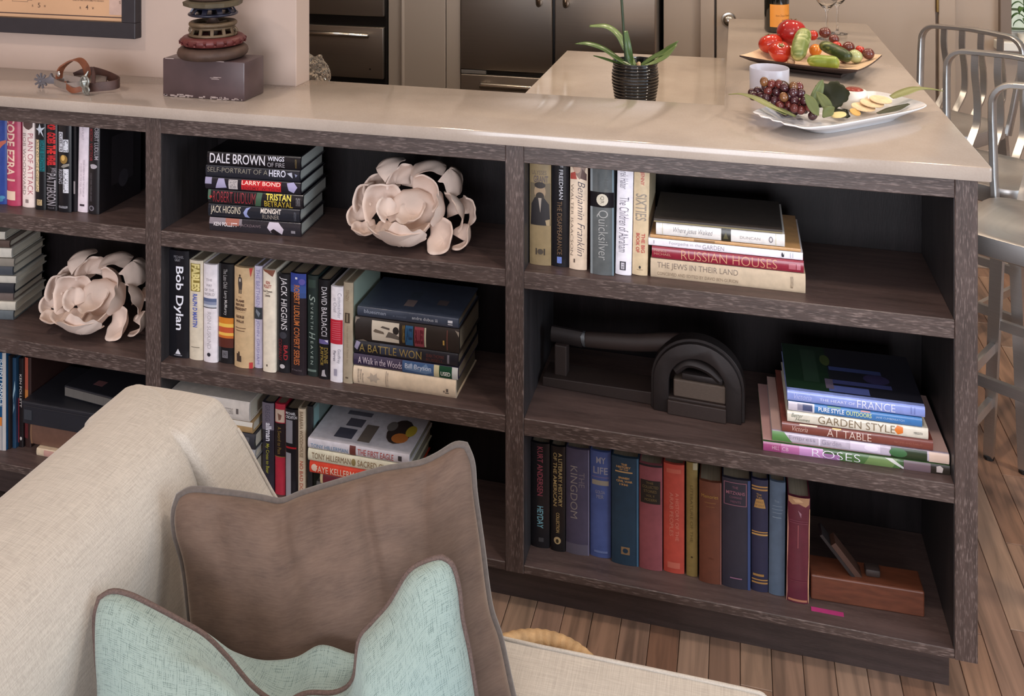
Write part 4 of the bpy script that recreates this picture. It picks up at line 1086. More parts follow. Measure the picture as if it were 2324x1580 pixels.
CUPS = [  # X, Y, y_rel, opening, R, lip towards, lip height, rim angle, stretch, half sweep
    (890, 1130, -.058, (.05, .10, .98), .050, (.9, -.2, .3), .20, 1.40, 1.15, pi),
    (690, 1140, -.060, (-.25, .05, .95), .040, (-.9, -.4, .2), .35, 1.30, 1.0, 2.2),
    (1010, 1180, -.068, (.0, .40, .9), .042, (.1, -.9, .5), .25, 1.25, 1.0, 1.9),
    (1450, 1275, -.056, (-.28, -.72, .60), .033, (.5, -.2, .8), .25, 1.30, 1.0, pi),
    (1555, 930, -.016, (-.70, -.68, .05), .035, (.1, -.2, 1), .5, 1.25, 1.15, 2.3),
    (1715, 890, .010, (-.3, -.7, .3), .028, (.3, -.2, 1), .5, 1.2, 1.1, 2.2),
    (1740, 1230, -.030, (-.35, -.55, .70), .027, (.8, -.2, .5), .45, 1.3, 1.0, 2.6),
    (1210, 430, .020, (-.55, -.30, -.55), .044, (-.30, -.1, 1), 1.0, .95, 1.0, 1.5),
    (1420, 440, .018, (-.35, .2, -.9), .036, (1, -.1, -.35), .7, 1.1, 1.0, 1.7),
    (1125, 700, -.022, (-.50, -.66, .52), .040, (-.1, .2, 1), .95, 1.15, 1.0, 2.4),
    (1280, 900, -.030, (-.85, -.25, .45), .034, (.3, -.3, .9), .3, 1.2, 1.1, 1.8),
    (1000, 930, -.040, (-.1, -.25, .95), .026, (.2, .8, .5), .35, 1.5, 1.25, pi),
    (560, 440, .004, (.45, .30, -.35), .038, (-.05, -.1, 1), .6, 1.05, 1.1, 1.7),
    (810, 560, -.006, (.80, -.45, .15), .034, (-.1, .1, 1), .6, 1.1, 1.15, 1.7),
    (690, 560, .012, (.2, -.85, .3), .034, (-.3, .1, 1), .4, 1.15, 1.0, 2.0),
    (530, 900, -.034, (.42, -.74, .40), .039, (.1, .1, 1), .75, 1.25, 1.1, 2.5),
    (270, 870, -.016, (.70, -.50, .35), .032, (-.2, .1, 1), .7, 1.2, 1.2, 2.0),
    (400, 680, -.004, (.5, -.5, .5), .031, (-.4, .1, 1), .55, 1.2, 1.0, 2.2),
    (130, 1105, -.030, (.45, -.55, .70), .023, (-.8, .1, .7), .6, 1.25, 1.0, 2.4),
    (300, 1225, -.052, (.15, -.35, .92), .022, (-.4, -.8, .3), .35, 1.3, 1.2, pi),
    (690, 960, -.044, (.45, -.35, .80), .026, (-.8, .2, .6), .5, 1.2, 1.1, 2.0),
]
fl = thing('ceramic_flower', 'pale ceramic flower cluster beside the stack of glossy novels, centre bay top shelf', 'sculpture', (-0.757, 0.098, ZS1), (0, 0, 0), 'ceramic flower clusters')
meshes = []
for i, (X, Y, yr, o_, R_, tp, am, ph, st_, hf) in enumerate(CUPS):
    meshes.append(cup_mesh(at_crop(X, Y, yr), o_, R_ * 1.07, tp, am, ph, st_, i * 1.3, .22, hf, 3 + i % 3))
core = bmesh.new()
bmesh.ops.create_icosphere(core, subdivisions=3, radius=1.0)
for v in core.verts:
    d_ = v.co.copy()
    v.co = Vector((d_.x * .062, d_.y * .030 + .006, .056 + d_.z * .050)) + d_ * .006 * noise.noise(d_ * 3)
meshes.append(core)
zmin = min(v.co.z for b in meshes for v in b.verts)
for i, b in enumerate(meshes):
    bmesh.ops.translate(b, verts=b.verts[:], vec=(0, 0, -zmin + 0.0005))
    obj('petal' if i < len(meshes) - 1 else 'core', b, CERAMIC, fl, True, 60)
f2 = copy_tree(fl)
f2.location = (-1.652, 0.118, ZS2)
f2.rotation_euler = (0, 0, radians(2))
f2['label'] = 'pale ceramic flower cluster on the left bay middle shelf, right of the tall stack'

# cast-iron arch press with long lever (right bay, middle shelf)
IRON = M('dark_iron', (42, 35, 34), 0.55, 0.35, 0.2, 20, bmp=0.2)
OLDW = M('old_dark_wood', (48, 36, 32), 0.6, 0, 0.2, 20, (6, 40, 40))
ap = thing('iron_press', 'dark antique iron press with an arched frame and a long lever, right bay middle shelf', 'antique tool', (-0.088, 0.115, ZS2), (0, 0, radians(-3)))


def arch(ro, ri, zc, zf, x0=0.0, n=20):
    o_ = [(x0 + ro, zf)] + [(x0 + ro * cos(pi * i / n), zc + ro * .98 * sin(pi * i / n)) for i in range(n + 1)] + [(x0 - ro, zf)]
    i_ = [(x0 - ri, zf)] + [(x0 - ri * cos(pi * i / n), zc + ri * .98 * sin(pi * i / n)) for i in range(n + 1)] + [(x0 + ri, zf)]
    return o_ + i_


obj('arch_frame', prism(arch(.097, .062, .068, .0006), 'y', -.018, .018, .003, 2), IRON, ap, True, 35)
obj('arch_moulding', prism(arch(.103, .094, .068, .0006), 'y', -.007, .024, .001, 1), IRON, ap, True, 35)
obj('base_board', prism([(-.36, 0.0006), (-.07, 0.0006), (-.066, .03), (-.36, .022)], 'y', .0, .07, .002), OLDW, ap)
obj('front_block', box(-.064, .064, -.024, -.0185, .0006, .032, .002), OLDW, ap)
obj('sill_block', box(-.0655, .0655, -.016, .06, .0006, .036, .002), OLDW, ap)
obj('feed_block', box(-.052, .062, -.012, .055, .0365, .075, .003), M('pale_worn_wood', (88, 74, 64), 0.7, 0, 0.15, 25, (5, 30, 30)), ap)
bm = bmesh.new()
add_sweep(bm, crom([(-.048, 0, .092), (-.02, 0, .112), (.02, 0, .106), (.05, 0, .086)], 5), circ(.015, 10, .011))
add_box(bm, -.034, .056, -.01, .01, .076, .090, .003)
obj('blade_carrier', bm, IRON, ap, True, 40)
obj('lever', sweep(crom([(.0, .03, .140), (-.07, .03, .134), (-.15, .03, .121), (-.25, .03, .112), (-.262, .03, .111)], 6),
                   [(x_ * 1.0, y_) for x_, y_ in circ(.013, 10, .017)], scale=[1.35 - .35 * i / 24 for i in range(25)]), OLDW, ap, True)
obj('lever_tip', sweep([(-.262, .03, .111), (-.268, .03, .1105), (-.270, .03, .110)], circ(.0135, 10, .0175)), M('worn_steel', (120, 124, 128), .4, .8), ap, True, 40)
obj('handle_grip', sweep([(-.270, .03, .110), (-.32, .03, .112), (-.345, .03, .113)], circ(.012, 10, .019)), IRON, ap, True, 40)
obj('lever_post', box(-.335, -.305, .015, .045, .022, .094, .003), OLDW, ap)

# wooden hand plane (right bay, bottom shelf)
PLW = M('oiled_beech', (98, 54, 36), 0.45, 0, 0.22, 9, (3, 14, 14))
hp = thing('hand_plane', 'old reddish wooden hand plane with slanted iron, right end of the bottom shelf', 'hand tool', (0.26, 0.095, 0.1138), (0, 0, radians(2)))
obj('body', box(-.112, .112, -.03, .03, 0, .052, .003), PLW, hp)
bm = bmesh.new()
add_sweep(bm, [(-.02, 0, .045), (-.09, 0, .13)], rect(.036, .006), up=(1, 0, .5))
obj('iron', bm, IRON, hp)
bm = bmesh.new()
add_sweep(bm, [(-.012, 0, .047), (-.066, 0, .112)], rect(.032, .014), up=(1, 0, .5))
obj('wedge', bm, M('plane_wedge', (70, 46, 36), .5), hp)
obj('front_horn', box(.0, .03, -.012, .012, .0522, .068, .004), OLDW, hp, True, 40)
pk = obj('pink_reflection', box(.148, .212, .030, .041, .1137, .1142), M('pink_reflection_tint', (176, 52, 112), .6))  # pink strip paints a light reflection onto the shelf
tag(pk, 'thin magenta strip painted in as a pink light reflection on the bottom shelf', 'reflection')

# big black archive box resting on the brown book, left bay
BLKB = M('black_board', (34, 34, 40), .45, 0, .1)
ab = thing('archive_box', 'big black archive box lying on the brown leather book, left bay bottom shelf', 'box', (-1.683, .125, .1992), (0, 0, 0))
obj('tray', box(-.147, .147, -.085, .085, 0, .048, .002), BLKB, ab)
obj('lid', box(-.15, .15, -.088, .088, .0485, .060, .003), BLKB, ab)
obj('label_holder', box(-.142, -.118, -.0865, -.0853, .012, .038, .0003), M('grey_label', (52, 54, 60), .5), ab)
nb = thing('black_binder', 'black binder with a small reddish mark lying on the archive box', 'binder', (-1.63, .14, .2598), (0, 0, radians(-6)))
obj('cover', box(-.1, .1, -.07, .07, 0, .03, .003), BLKB, nb)
obj('pages', box(-.096, .1005, -.071, .066, .004, .026), paper('6a6560'), nb)
obj('cover_print', box(-.03, .0, -.04, -.02, .0301, .0304), ink('6d4a4c'), nb)

# ------------------------------------------------------------------ on the countertop
TOP = CT1 + 0.0003
# framed map on the short wall
fm = thing('framed_map', 'old tan survey map in a flat black frame on the cream wall', 'picture', (-2.05, 0.2675, 1.55))
FRB = M('black_frame_wood', (44, 40, 44), .45, 0, .1)
fx0, fx1, fz0, fz1, fw = -.436, .411, -.364, .36, .045
for (a, b_, c_, d_) in ((fx0, fx1, fz0, fz0 + fw), (fx0, fx1, fz1 - fw, fz1)):
    obj('frame_rail', box(a, b_, -.028, -.0005, c_, d_, .002), FRB, fm)
for (a, b_) in ((fx0, fx0 + fw), (fx1 - fw, fx1)):
    obj('frame_rail', box(a, b_, -.028, -.0005, fz0 + fw, fz1 - fw, .002), FRB, fm)
mp = M('aged_map_paper', (196, 154, 118), .8, 0, .08, 3)
obj('map_sheet', box(fx0 + fw, fx1 - fw, -.012, -.006, fz0 + fw, fz1 - fw), mp, fm)
px1, pz0 = fx1 - fw, fz0 + fw
PINK = M('map_edge_tint', (190, 160, 146), .8)


def print_rect(x0, x1, z0, z1, m, y=-.0123, nm='map_print'):
    bm = bmesh.new()
    bm.faces.new([bm.verts.new(p) for p in ((x0, y, z0), (x1, y, z0), (x1, y, z1), (x0, y, z1))])
    return obj(nm, bm, m, fm)


print_rect(px1 - .052, px1 - .001, pz0 + .018, pz0 + .6, PINK, -.0121)
INKB = M('map_ink', (104, 78, 62), .8)
INKD = M('map_border_ink', (70, 48, 44), .8)
print_rect(fx0 + fw, px1 - .001, pz0 + .0095, pz0 + .0125, INKD)


def map_text(s, x0, x1, z0, z1, m=INKB):
    vs, fs = text_data(s, 0.01)
    bm = bmesh.new()
    bv = [bm.verts.new((x0 + a * (x1 - x0), -.0125, z0 + q * (z1 - z0))) for a, q in vs]
    for f in fs:
        try: bm.faces.new([bv[i] for i in f])
        except ValueError: pass
    obj('map_lettering', bm, m, fm)


for s, x, hgt in (('5', -.295, .014), ('4', -.131, .014), ('6', -.46, .014)):
    map_text(s, px1 + x, px1 + x + .009, pz0 + .03, pz0 + .03 + hgt)
    map_text('R', px1 + x - .02, px1 + x - .015, pz0 + .031, pz0 + .038)
    map_text('W', px1 + x + .021, px1 + x + .028, pz0 + .031, pz0 + .038)
map_text('8', px1 - .022, px1 - .012, pz0 + .066, pz0 + .082)
map_text('S', px1 - .019, px1 - .014, pz0 + .05, pz0 + .058)
map_text('NOTED ON', px1 - .17, px1 - .14, pz0 + .07, pz0 + .074)
map_text('SURVEY', px1 - .17, px1 - .15, pz0 + .062, pz0 + .066)
map_text('SCALE OF ONE STATUTE MILE TO ONE INCH', px1 - .175, px1 - .07, pz0 + .054, pz0 + .058)
for (a, b_, c_, d_) in ((-.385, -.33, .045, .1), (-.36, -.345, .06, .1), (-.33, -.315, .05, .066), (-.3, -.265, .07, .1), (-.25, -.225, .078, .1), (-.44, -.42, .045, .12), (-.405, -.395, .05, .15), (-.3, -.19, .12, .2), (-.18, -.1, .09, .16)):
    for (x0, x1, z0, z1) in ((a, b_, c_, c_ + .001), (a, b_, d_ - .001, d_), (a, a + .001, c_, d_), (b_ - .001, b_, c_, d_)):
        print_rect(px1 + x0, px1 + x1, pz0 + z0, pz0 + z1, INKB, nm='map_line')

# rusty wheel sculpture on a dark block
sp = thing('wheel_sculpture', 'sculpture of stacked rusty valve wheels on a dark maroon block', 'sculpture', (-1.32, .128, TOP), (0, 0, 0))
BLOCK = M('painted_block', (72, 55, 56), .4, 0, .12, 18, coat=.3)
obj('block', box(-.1175, .1175, -.045, .05, 0, .098, .0025), BLOCK, sp, True, 40)


def chips():
    bm = bmesh.new()
    r_ = random.Random(5)
    for k in range(26):
        a = -.115 + .22 * r_.random()
        z_ = r_.random() * .004
        add_box(bm, a, a + .004 + .014 * r_.random(), -.0456, -.0448, z_, z_ + .002 + .0025 * r_.random())
    for a, b_, z_ in ((.012, .034, .0965), (.036, .06, .096), (-.11, -.085, .0968)):
        add_box(bm, a, b_, -.0455, -.0445, z_, z_ + .0018)
    for a, z_ in ((.02, .054), (.024, .051), (.03, .056)):
        add_box(bm, a, a + .022, -.0454, -.0449, z_, z_ + .0012)
    return bm


obj('paint_chips', chips(), M('bare_chip', (170, 152, 146), .6), sp)
RUST = M('brown_rust', (76, 56, 46), .6, .3, .25, 30, bmp=.3)
RUSTR = M('red_paint_rust', (96, 42, 40), .45, .1, .25, 40, bmp=.2)
OLIVE = M('olive_rust', (96, 78, 58), .55, .3, .25, 40, bmp=.3)
BLUE = M('blue_black_enamel', (30, 31, 46), .3, .2, .2, 40)
GREENR = M('green_brown_patina', (84, 74, 56), .55, .2, .3, 25, bmp=.3)


def ring(name, mat, R, r, z, rz=None, parent=sp):
    prof = [(R + r * cos(2 * pi * i / 12), z + (rz or r) * sin(2 * pi * i / 12)) for i in range(12)]
    return obj(name, lathe(prof, 40, close=True), mat, parent, True)


def spokes(parent, mat, n, r0, z0, r1, z1, wd, t, bow=0.0):
    for k in range(n):
        a = 2 * pi * k / n
        pts = [(r0, z0), ((r0 + r1) / 2, (z0 + z1) / 2 + bow), (r1, z1)]
        p = crom([(q * cos(a), q * sin(a), zz) for q, zz in pts], 4)
        obj('spoke', sweep(p, rect(wd, t)), mat, parent, True, 40)


B0 = .098
w1_ = ring('valve_wheel', RUST, .070, .0185, B0 + .0165, .016)
w2_ = ring('valve_wheel', RUSTR, .066, .0145, B0 + .046, .0125)
obj('hub_plate', lathe([(0, B0 + .030), (.05, B0 + .030), (.056, B0 + .036), (.05, B0 + .040), (0, B0 + .040)], 32), RUST, sp, True, 40)
for k in range(20):
    a = 2 * pi * k / 20
    obj('rib', sweep([(.074 * cos(a), .074 * sin(a), B0 + .0525), (.0815 * cos(a), .0815 * sin(a), B0 + .047), (.0805 * cos(a), .0805 * sin(a), B0 + .040)], rect(.007, .005)), RUSTR, w2_)
w3_ = ring('valve_wheel', OLIVE, .056, .0045, B0 + .0605)
w3b = ring('upper_rim', OLIVE, .050, .004, B0 + .079, parent=sp)
spokes(w3_, OLIVE, 12, .058, B0 + .0605, .052, B0 + .079, .008, .004, .002)
for k in (0, 6):
    a = 2 * pi * (k + .2) / 12
    obj('loop', sweep([Vector((.058 + .008 * sin(pi * i / 8), 0, B0 + .058 + .022 * i / 8)).xyz @ Matrix.Rotation(-a, 3, 'Z') for i in range(9)], circ(.003, 6)), OLIVE, w3_, True)
w4_ = ring('valve_wheel', OLIVE, .053, .0075, B0 + .0885, .0065)
spokes(w4_, OLIVE, 5, .01, B0 + .085, .05, B0 + .0875, .009, .005)
obj('spindle', lathe([(0, B0 + .02), (.012, B0 + .02), (.012, B0 + .085), (.017, B0 + .09), (.011, B0 + .098), (.011, B0 + .104), (.02, B0 + .113), (0, B0 + .113)], 16), RUST, sp, True, 40)
w5_ = ring('valve_wheel', BLUE, .0565, .006, B0 + .1135, .004)
ring('top_rim', BLUE, .044, .005, B0 + .131, .004, w5_)
spokes(w5_, BLUE, 9, .057, B0 + .1135, .044, B0 + .131, .013, .004, .003)
obj('disc', lathe([(0, B0 + .112), (.042, B0 + .112), (.044, B0 + .116), (0, B0 + .116)], 32), BLUE, w5_, True, 40)
obj('nut_plate', lathe([(0, B0 + .1325), (.06, B0 + .1325), (.073, B0 + .136), (.075, B0 + .146), (.066, B0 + .150), (0, B0 + .150)], 10), GREENR, sp)
ring('valve_wheel', RUST, .054, .009, B0 + .158, .008)
obj('upper_spindle', lathe([(0, B0 + .149), (.016, B0 + .149), (.014, B0 + .185), (.02, B0 + .19), (0, B0 + .195)], 16), RUST, sp, True, 40)
w6_ = ring('valve_wheel', OLIVE, .048, .007, B0 + .186, .006)
spokes(w6_, OLIVE, 4, .01, B0 + .186, .046, B0 + .186, .009, .005)

# spur with its leather strap
sr = thing('riding_spur', 'steel riding spur with star rowel and brown leather strap on the counter', 'spur', (-1.70, .07, TOP), (0, 0, 0))
STEEL = M('worn_steel_spur', (196, 190, 186), .2, .9, .12, 40)
SDARK = M('grey_steel', (126, 124, 130), .45, .7, .12, 40)
LEA = M('brown_leather', (112, 62, 38), .5, 0, .2, 40, bmp=.2)
LEAD = M('dark_leather', (70, 44, 36), .55, 0, .2, 40, bmp=.2)
bm = bmesh.new()
pts = []
for k in range(18):
    a = 2 * pi * k / 18 + .17
    r_ = .021 if k % 2 == 0 else .0085
    for da in ((-.13, .13) if k % 2 == 0 else (0,)):
        pts.append((-.100 + r_ * cos(a + da), .0215 + r_ * sin(a + da)))
add_prism(bm, pts, 'y', -.0015, .0015)
obj('rowel', bm, SDARK, sr)
obj('rowel_pin', box(-.103, -.097, -.006, .006, .0185, .0245, .001), SDARK, sr)
obj('shank', prism([(-.104, .017), (-.09, .019), (-.075, .016), (-.060, .016), (-.052, .018), (-.05, .030), (-.062, .034), (-.068, .044), (-.073, .034), (-.09, .028), (-.104, .026)], 'y', -.004, .004, .001), SDARK, sr, True, 40)
obj('heel_band', sweep(crom([(-.056, -.002, .023), (-.03, -.014, .020), (.0, -.022, .018), (.03, -.024, .022), (.062, -.02, .03)], 6), rect(.0035, .018)), STEEL, sr, True, 40)
obj('heel_band', sweep(crom([(-.056, .002, .023), (-.03, .018, .024), (.0, .036, .026), (.04, .044, .026), (.07, .042, .024)], 6), rect(.0035, .018)), STEEL, sr, True, 40)
bt = obj('band_plate', sweep(crom([(-.015, -.012, .034), (.02, -.019, .034), (.05, -.022, .032)], 5), rect(.003, .022)), STEEL, sr, True, 40)
obj('strap', sweep(crom([(-.038, -.006, .032), (-.036, -.004, .052), (-.028, .002, .066), (-.006, .008, .080), (.012, .012, .080), (.026, .014, .066), (.032, .016, .046), (.03, .014, .034)], 6), rect(.004, .018), up=(.25, 1, .1)), LEA, sr, True, 40)
obj('strap_button', lathe([(0, .004), (.006, .003), (.008, 0)], 16, (0, 0, 0)), STEEL, sr, True).location = (-.035, -.012, .046)
sr.children[-1].rotation_euler = (radians(90), 0, radians(-20))
obj('strap', sweep(crom([(-.02, .03, .03), (.01, .05, .042), (.05, .056, .035), (.09, .05, .026), (.116, .034, .022), (.117, .012, .02), (.09, -.004, .018), (.06, -.012, .016)], 6), rect(.003, .024)), LEAD, sr, True, 40)
obj('strap', sweep(crom([(-.01, -.018, .024), (.01, -.026, .014), (.026, -.028, .0095), (.045, -.024, .014), (.06, -.02, .02)], 5), rect(.003, .014)), LEA, sr, True, 40)
bm = bmesh.new()
add_sweep(bm, crom([(.070, -.026, .062), (.062, -.028, .044), (.064, -.030, .024), (.072, -.032, .008), (.078, -.033, .003)], 5), rect(.010, .006), scale=[.35, .45, .6, .8, 1, 1.15, 1.3, 1.35, 1.4, 1.35, 1.3, 1.25, 1.2, 1.1, 1, .9, .8, .7, .6, .5, .4])
add_sweep(bm, [(.062 + .012 * cos(2 * pi * i / 16), -.031, .034 + .015 * sin(2 * pi * i / 16)) for i in range(16)], circ(.003, 6), closed=True, up=(0, 1, 0))
add_sweep(bm, [(.069 + .009 * cos(2 * pi * i / 16), -.034, .014 + .010 * sin(2 * pi * i / 16)) for i in range(16)], circ(.0025, 6), closed=True, up=(0, 1, 0))
obj('buckle', bm, M('pewter', (150, 148, 140), .4, .8, .1), sr, True, 50)
obj('strap_tip', prism([(.074, .03), (.086, .03), (.086, .055), (.0815, .073), (.077, .06)], 'y', -.022, -.019), LEAD, sr)

# crumpled clear bag behind the wall end
CLEAR = M('clear_plastic', (246, 244, 238), .06, 0, 0, trans=.96, ior=1.28)
cb = bmesh.new()
bmesh.ops.create_icosphere(cb, subdivisions=5, radius=1.0)
for v in cb.verts:
    d_ = v.co.copy()
    k = 1 + .22 * noise.noise(d_ * 2.2) + .10 * noise.noise(d_ * 6.0) + .04 * noise.noise(d_ * 14)
    v.co = Vector((d_.x * .06 * k, d_.y * .05 * k, max(0.0, .075 + d_.z * .078 * k)))
cbo = obj('clear_bag', cb, CLEAR, None, False)
cbo.location = (-1.335, .70, .9143)
tag(cbo, 'crumpled clear plastic bag glimpsed past the end of the cream wall', 'bag')

# orchid in its ribbed black pot
op = thing('potted_orchid', 'orchid with strap leaves in a ribbed glossy black pot', 'plant', (-0.317, 0.92, .9143))
prof = [(0, 0), (.058, 0), (.062, .004)]
NR = 13
for i in range(NR):
    z0 = .006 + i * .0101
    rr = .0635 + .0105 * min(1, i / 6.5) - (.0015 * max(0, i - 9))
    prof += [(rr - .0018, z0), (rr + .0006, z0 + .003), (rr + .0006, z0 + .0065), (rr - .0018, z0 + .0095)]
prof += [(.0735, .140), (.0725, .143), (.069, .141), (.066, .12), (.06, .115)]
obj('pot', lathe(prof, 48), M('black_glaze', (20, 20, 22), .08, 0, .05, coat=1.0), op, True, 50)
obj('bark_mix', lathe([(.067, .118), (.05, .126), (.02, .122), (0, .128)], 20, lobes=7, lobe_amp=.05), M('orchid_bark', (112, 78, 56), .9, 0, .4, 60, bmp=.6), op, True)
obj('cut_root', lathe([(0, .02), (.005, .018), (.006, 0)], 10, (.014, -.02, .125)), M('pale_root', (206, 176, 140), .7), op, True)
LEAF = M('orchid_leaf', (70, 96, 44), .35, 0, .12, 25, coat=.2)
LEAFP = M('pale_orchid_leaf', (104, 124, 74), .35, 0, .12, 25, coat=.2)


def blade(path, widths, fold=.25, up=(0, 0, 1), t=.0012):
    """Strap leaf along a path; widths at the path points; creased along its midrib."""
    pts = crom(path, 6)
    n = len(pts)
    W = crom([(w_, 0, 0) for w_ in widths], 6)
    bm = bmesh.new()
    rows = []
    for i, p in enumerate(pts):
        tg = (pts[min(i + 1, n - 1)] - pts[max(i - 1, 0)]).normalized()
        s = tg.cross(Vector(up))
        s = s.normalized() if s.length > 1e-5 else Vector((1, 0, 0))
        nn = s.cross(tg).normalized()
        w_ = max(.0004, W[i].x)
        row = []
        for k in (0, 1):
            for a in (-1, -.5, 0, .5, 1):
                row.append(bm.verts.new(p + s * (a * w_ / 2) + nn * (abs(a) * w_ * fold * .5 - k * t)))
        rows.append(row)
    for A, B in zip(rows, rows[1:]):
        for j in range(4):
            bm.faces.new((A[j], A[j + 1], B[j + 1], B[j]))
            bm.faces.new((A[5 + j], B[5 + j], B[6 + j], A[6 + j]))
        bm.faces.new((A[0], B[0], B[5], A[5]))
        bm.faces.new((A[4], A[9], B[9], B[4]))
    for r_ in (rows[0], rows[-1]):
        for j in range(4):
            bm.faces.new((r_[j], r_[j + 1], r_[6 + j], r_[5 + j]))
    return bm


for path, wd, m_ in (
    ([(.0, 0, .125), (-.025, .01, .165), (-.055, .02, .215), (-.095, .02, .243), (-.150, .02, .243)], [.014, .022, .026, .026, .012], LEAFP),
    ([(-.005, -.01, .125), (-.05, -.01, .145), (-.10, -.015, .178), (-.15, -.02, .193), (-.190, -.02, .192)], [.014, .022, .024, .02, .003], LEAF),
    ([(-.02, -.02, .125), (-.06, -.02, .138), (-.095, -.02, .148), (-.130, -.025, .158)], [.008, .012, .012, .003], LEAF),
    ([(.015, .01, .125), (.055, .01, .152), (.10, .0, .178), (.135, .0, .212)], [.012, .026, .034, .003], LEAF),
    ([(.02, -.015, .125), (.06, -.02, .142), (.10, -.025, .168), (.132, -.025, .205)], [.012, .022, .03, .003], LEAFP),
    ([(.0, -.02, .122), (-.012, -.03, .15), (-.02, -.03, .20), (-.028, -.02, .24)], [.016, .022, .02, .012], LEAF)):
    obj('leaf', blade(path, wd, up=(0, -.4, 1)), m_, op, True)
obj('flower_stem', sweep(crom([(-.028, 0, .12), (-.034, 0, .2), (-.042, 0, .32), (-.05, 0, .50), (-.02, 0, .66), (.05, -.02, .74)], 6), circ(.0042, 8), up=(0, 1, 0)), M('dark_stem', (52, 66, 44), .5), op, True)

# champagne bottle
cbt = thing('champagne_bottle', 'dark champagne bottle with an orange label on the bar top', 'bottle', (.137, 1.475, TOP), (0, 0, radians(12)))
obj('glass_body', lathe([(0, .004), (.03, 0), (.040, .001), (.0445, .008), (.0445, .165), (.040, .2), (.026, .245), (.0165, .265), (.0155, .29), (.017, .292), (.017, .3), (0, .3)], 40), M('dark_green_glass', (16, 18, 14), .06, 0, .05, coat=1.0), cbt, True, 50)
obj('foil', lathe([(.0162, .245), (.0185, .246), (.0185, .318), (.014, .323), (0, .323)], 28), M('gold_orange_foil', (210, 138, 52), .35, .4), cbt, True, 50)


def wrap(r, a0, a1, z0, z1, n=16):
    bm = bmesh.new()
    cols_ = []
    for i in range(n + 1):
        a = a0 + (a1 - a0) * i / n
        cols_.append([bm.verts.new((r * sin(a), -r * cos(a), z)) for z in (z0, z1)])
    for A, B in zip(cols_, cols_[1:]):
        bm.faces.new((A[0], B[0], B[1], A[1]))
    return bm


obj('label', wrap(.0448, radians(-46), radians(62), .022, .104), M('orange_label', (232, 150, 58), .5, 0, .02), cbt, True)


def wrap_text(s, r, a0, a1, z0, z1, m, parent, sh=0.0, nm='label_lettering'):
    vs, fs = text_data(s, -.005, sh)
    bm = bmesh.new()
    bv = [bm.verts.new((r * sin(a0 + p * (a1 - a0)), -r * cos(a0 + p * (a1 - a0)), z0 + q * (z1 - z0))) for p, q in vs]
    for f in fs:
        try: bm.faces.new([bv[i] for i in f])
        except ValueError: pass
    obj(nm, bm, m, parent)


LBI = M('label_ink', (120, 70, 30), .6)
wrap_text('Veuve Clicquot Ponsardin', .0451, radians(-18), radians(56), .058, .068, LBI, cbt, .3)
wrap_text('BRUT', .0451, radians(10), radians(36), .044, .050, LBI, cbt)

# wine glasses
WG = M('clear_glass', (250, 250, 250), 0.0, 0, 0, trans=1.0, ior=1.45)
prof = [(0, .0), (.034, .0), (.036, .0012), (.030, .003), (.010, .0065), (.0045, .013), (.0036, .03), (.0034, .085), (.005, .098), (.018, .112), (.034, .132), (.041, .16), (.040, .19), (.034, .225),
        (.0332, .225), (.0390, .19), (.0398, .16), (.033, .134), (.017, .115), (.0, .108)]
for nm, x_, y_, lb in (('a', .300, 1.362, 'clear stemmed wine glass, the nearer of the two beyond the vegetables'), ('b', .347, 1.480, 'clear stemmed wine glass, the farther of the two, beside the champagne')):
    g = obj('wine_glass', lathe(prof, 40), WG, None, True, 60)
    g.location = (x_, y_, TOP)
    tag(g, lb, 'glass', 'wine glasses on the bar')

# frosted candle glass
vt = obj('candle_glass', lathe([(0, 0), (.046, 0), (.0495, .003), (.0505, .066), (.0495, .0675), (.0482, .066), (.0470, .008), (0, .007)], 44), M('frosted_white_glass', (226, 224, 236), .25, 0, .02, trans=.25), None, True, 50)
vt.location = (.079, .500, TOP)
tag(vt, 'frosted white glass candle cup standing between the two platters', 'candle holder')

# wooden tray of vegetables
ang = radians(-22)
tr = thing('serving_tray', 'square pale wooden serving tray with dark upturned edge, holding vegetables', 'tray', (.208, .842, TOP), (0, 0, ang))
TW = M('pale_tray_wood', (214, 186, 156), .5, 0, .1, 12, (2, 20, 2))
TD = M('dark_tray_edge', (70, 52, 46), .5)
hw_, hd_ = .168, .128


def tray_mesh(k):
    bm = bmesh.new()
    N = 14
    grid = []
    for i in range(N + 1):
        row = []
        for j in range(N + 1):
            a, b_ = -1 + 2 * i / N, -1 + 2 * j / N
            e = max(abs(a), abs(b_))
            z_ = .012 + .022 * max(0, (e - .45) / .55) ** 1.7 + .006 * (abs(a * b_)) ** 2
            row.append(bm.verts.new((a * hw_, b_ * hd_, z_ - .0045 * k)))
        grid.append(row)
    return bm, grid, N


bm, G, N = tray_mesh(0)
for i in range(N):
    for j in range(N):
        bm.faces.new((G[i][j], G[i + 1][j], G[i + 1][j + 1], G[i][j + 1]))
obj('inner_surface', bm, TW, tr, True)
bm, G, N = tray_mesh(1)
T2 = [[bm.verts.new(G[i][j].co + Vector((0, 0, .0042))) if (i in (0, N) or j in (0, N)) else None for j in range(N + 1)] for i in range(N + 1)]
for i in range(N):
    for j in range(N):
        bm.faces.new((G[i][j], G[i][j + 1], G[i + 1][j + 1], G[i + 1][j]))
rim = [(i, 0) for i in range(N)] + [(N, j) for j in range(N)] + [(i, N) for i in range(N, 0, -1)] + [(0, j) for j in range(N, 0, -1)]
for a, b_ in zip(rim, rim[1:] + rim[:1]):
    bm.faces.new((G[a[0]][a[1]], G[b_[0]][b_[1]], T2[b_[0]][b_[1]], T2[a[0]][a[1]]))
obj('underside', bm, TD, tr, True, 40)
obj('foot', prism([(-.11, -.08), (.11, -.08), (.11, .08), (-.11, .08)], 'z', 0, .0085, .001), TD, tr)
TZ = TOP + .013


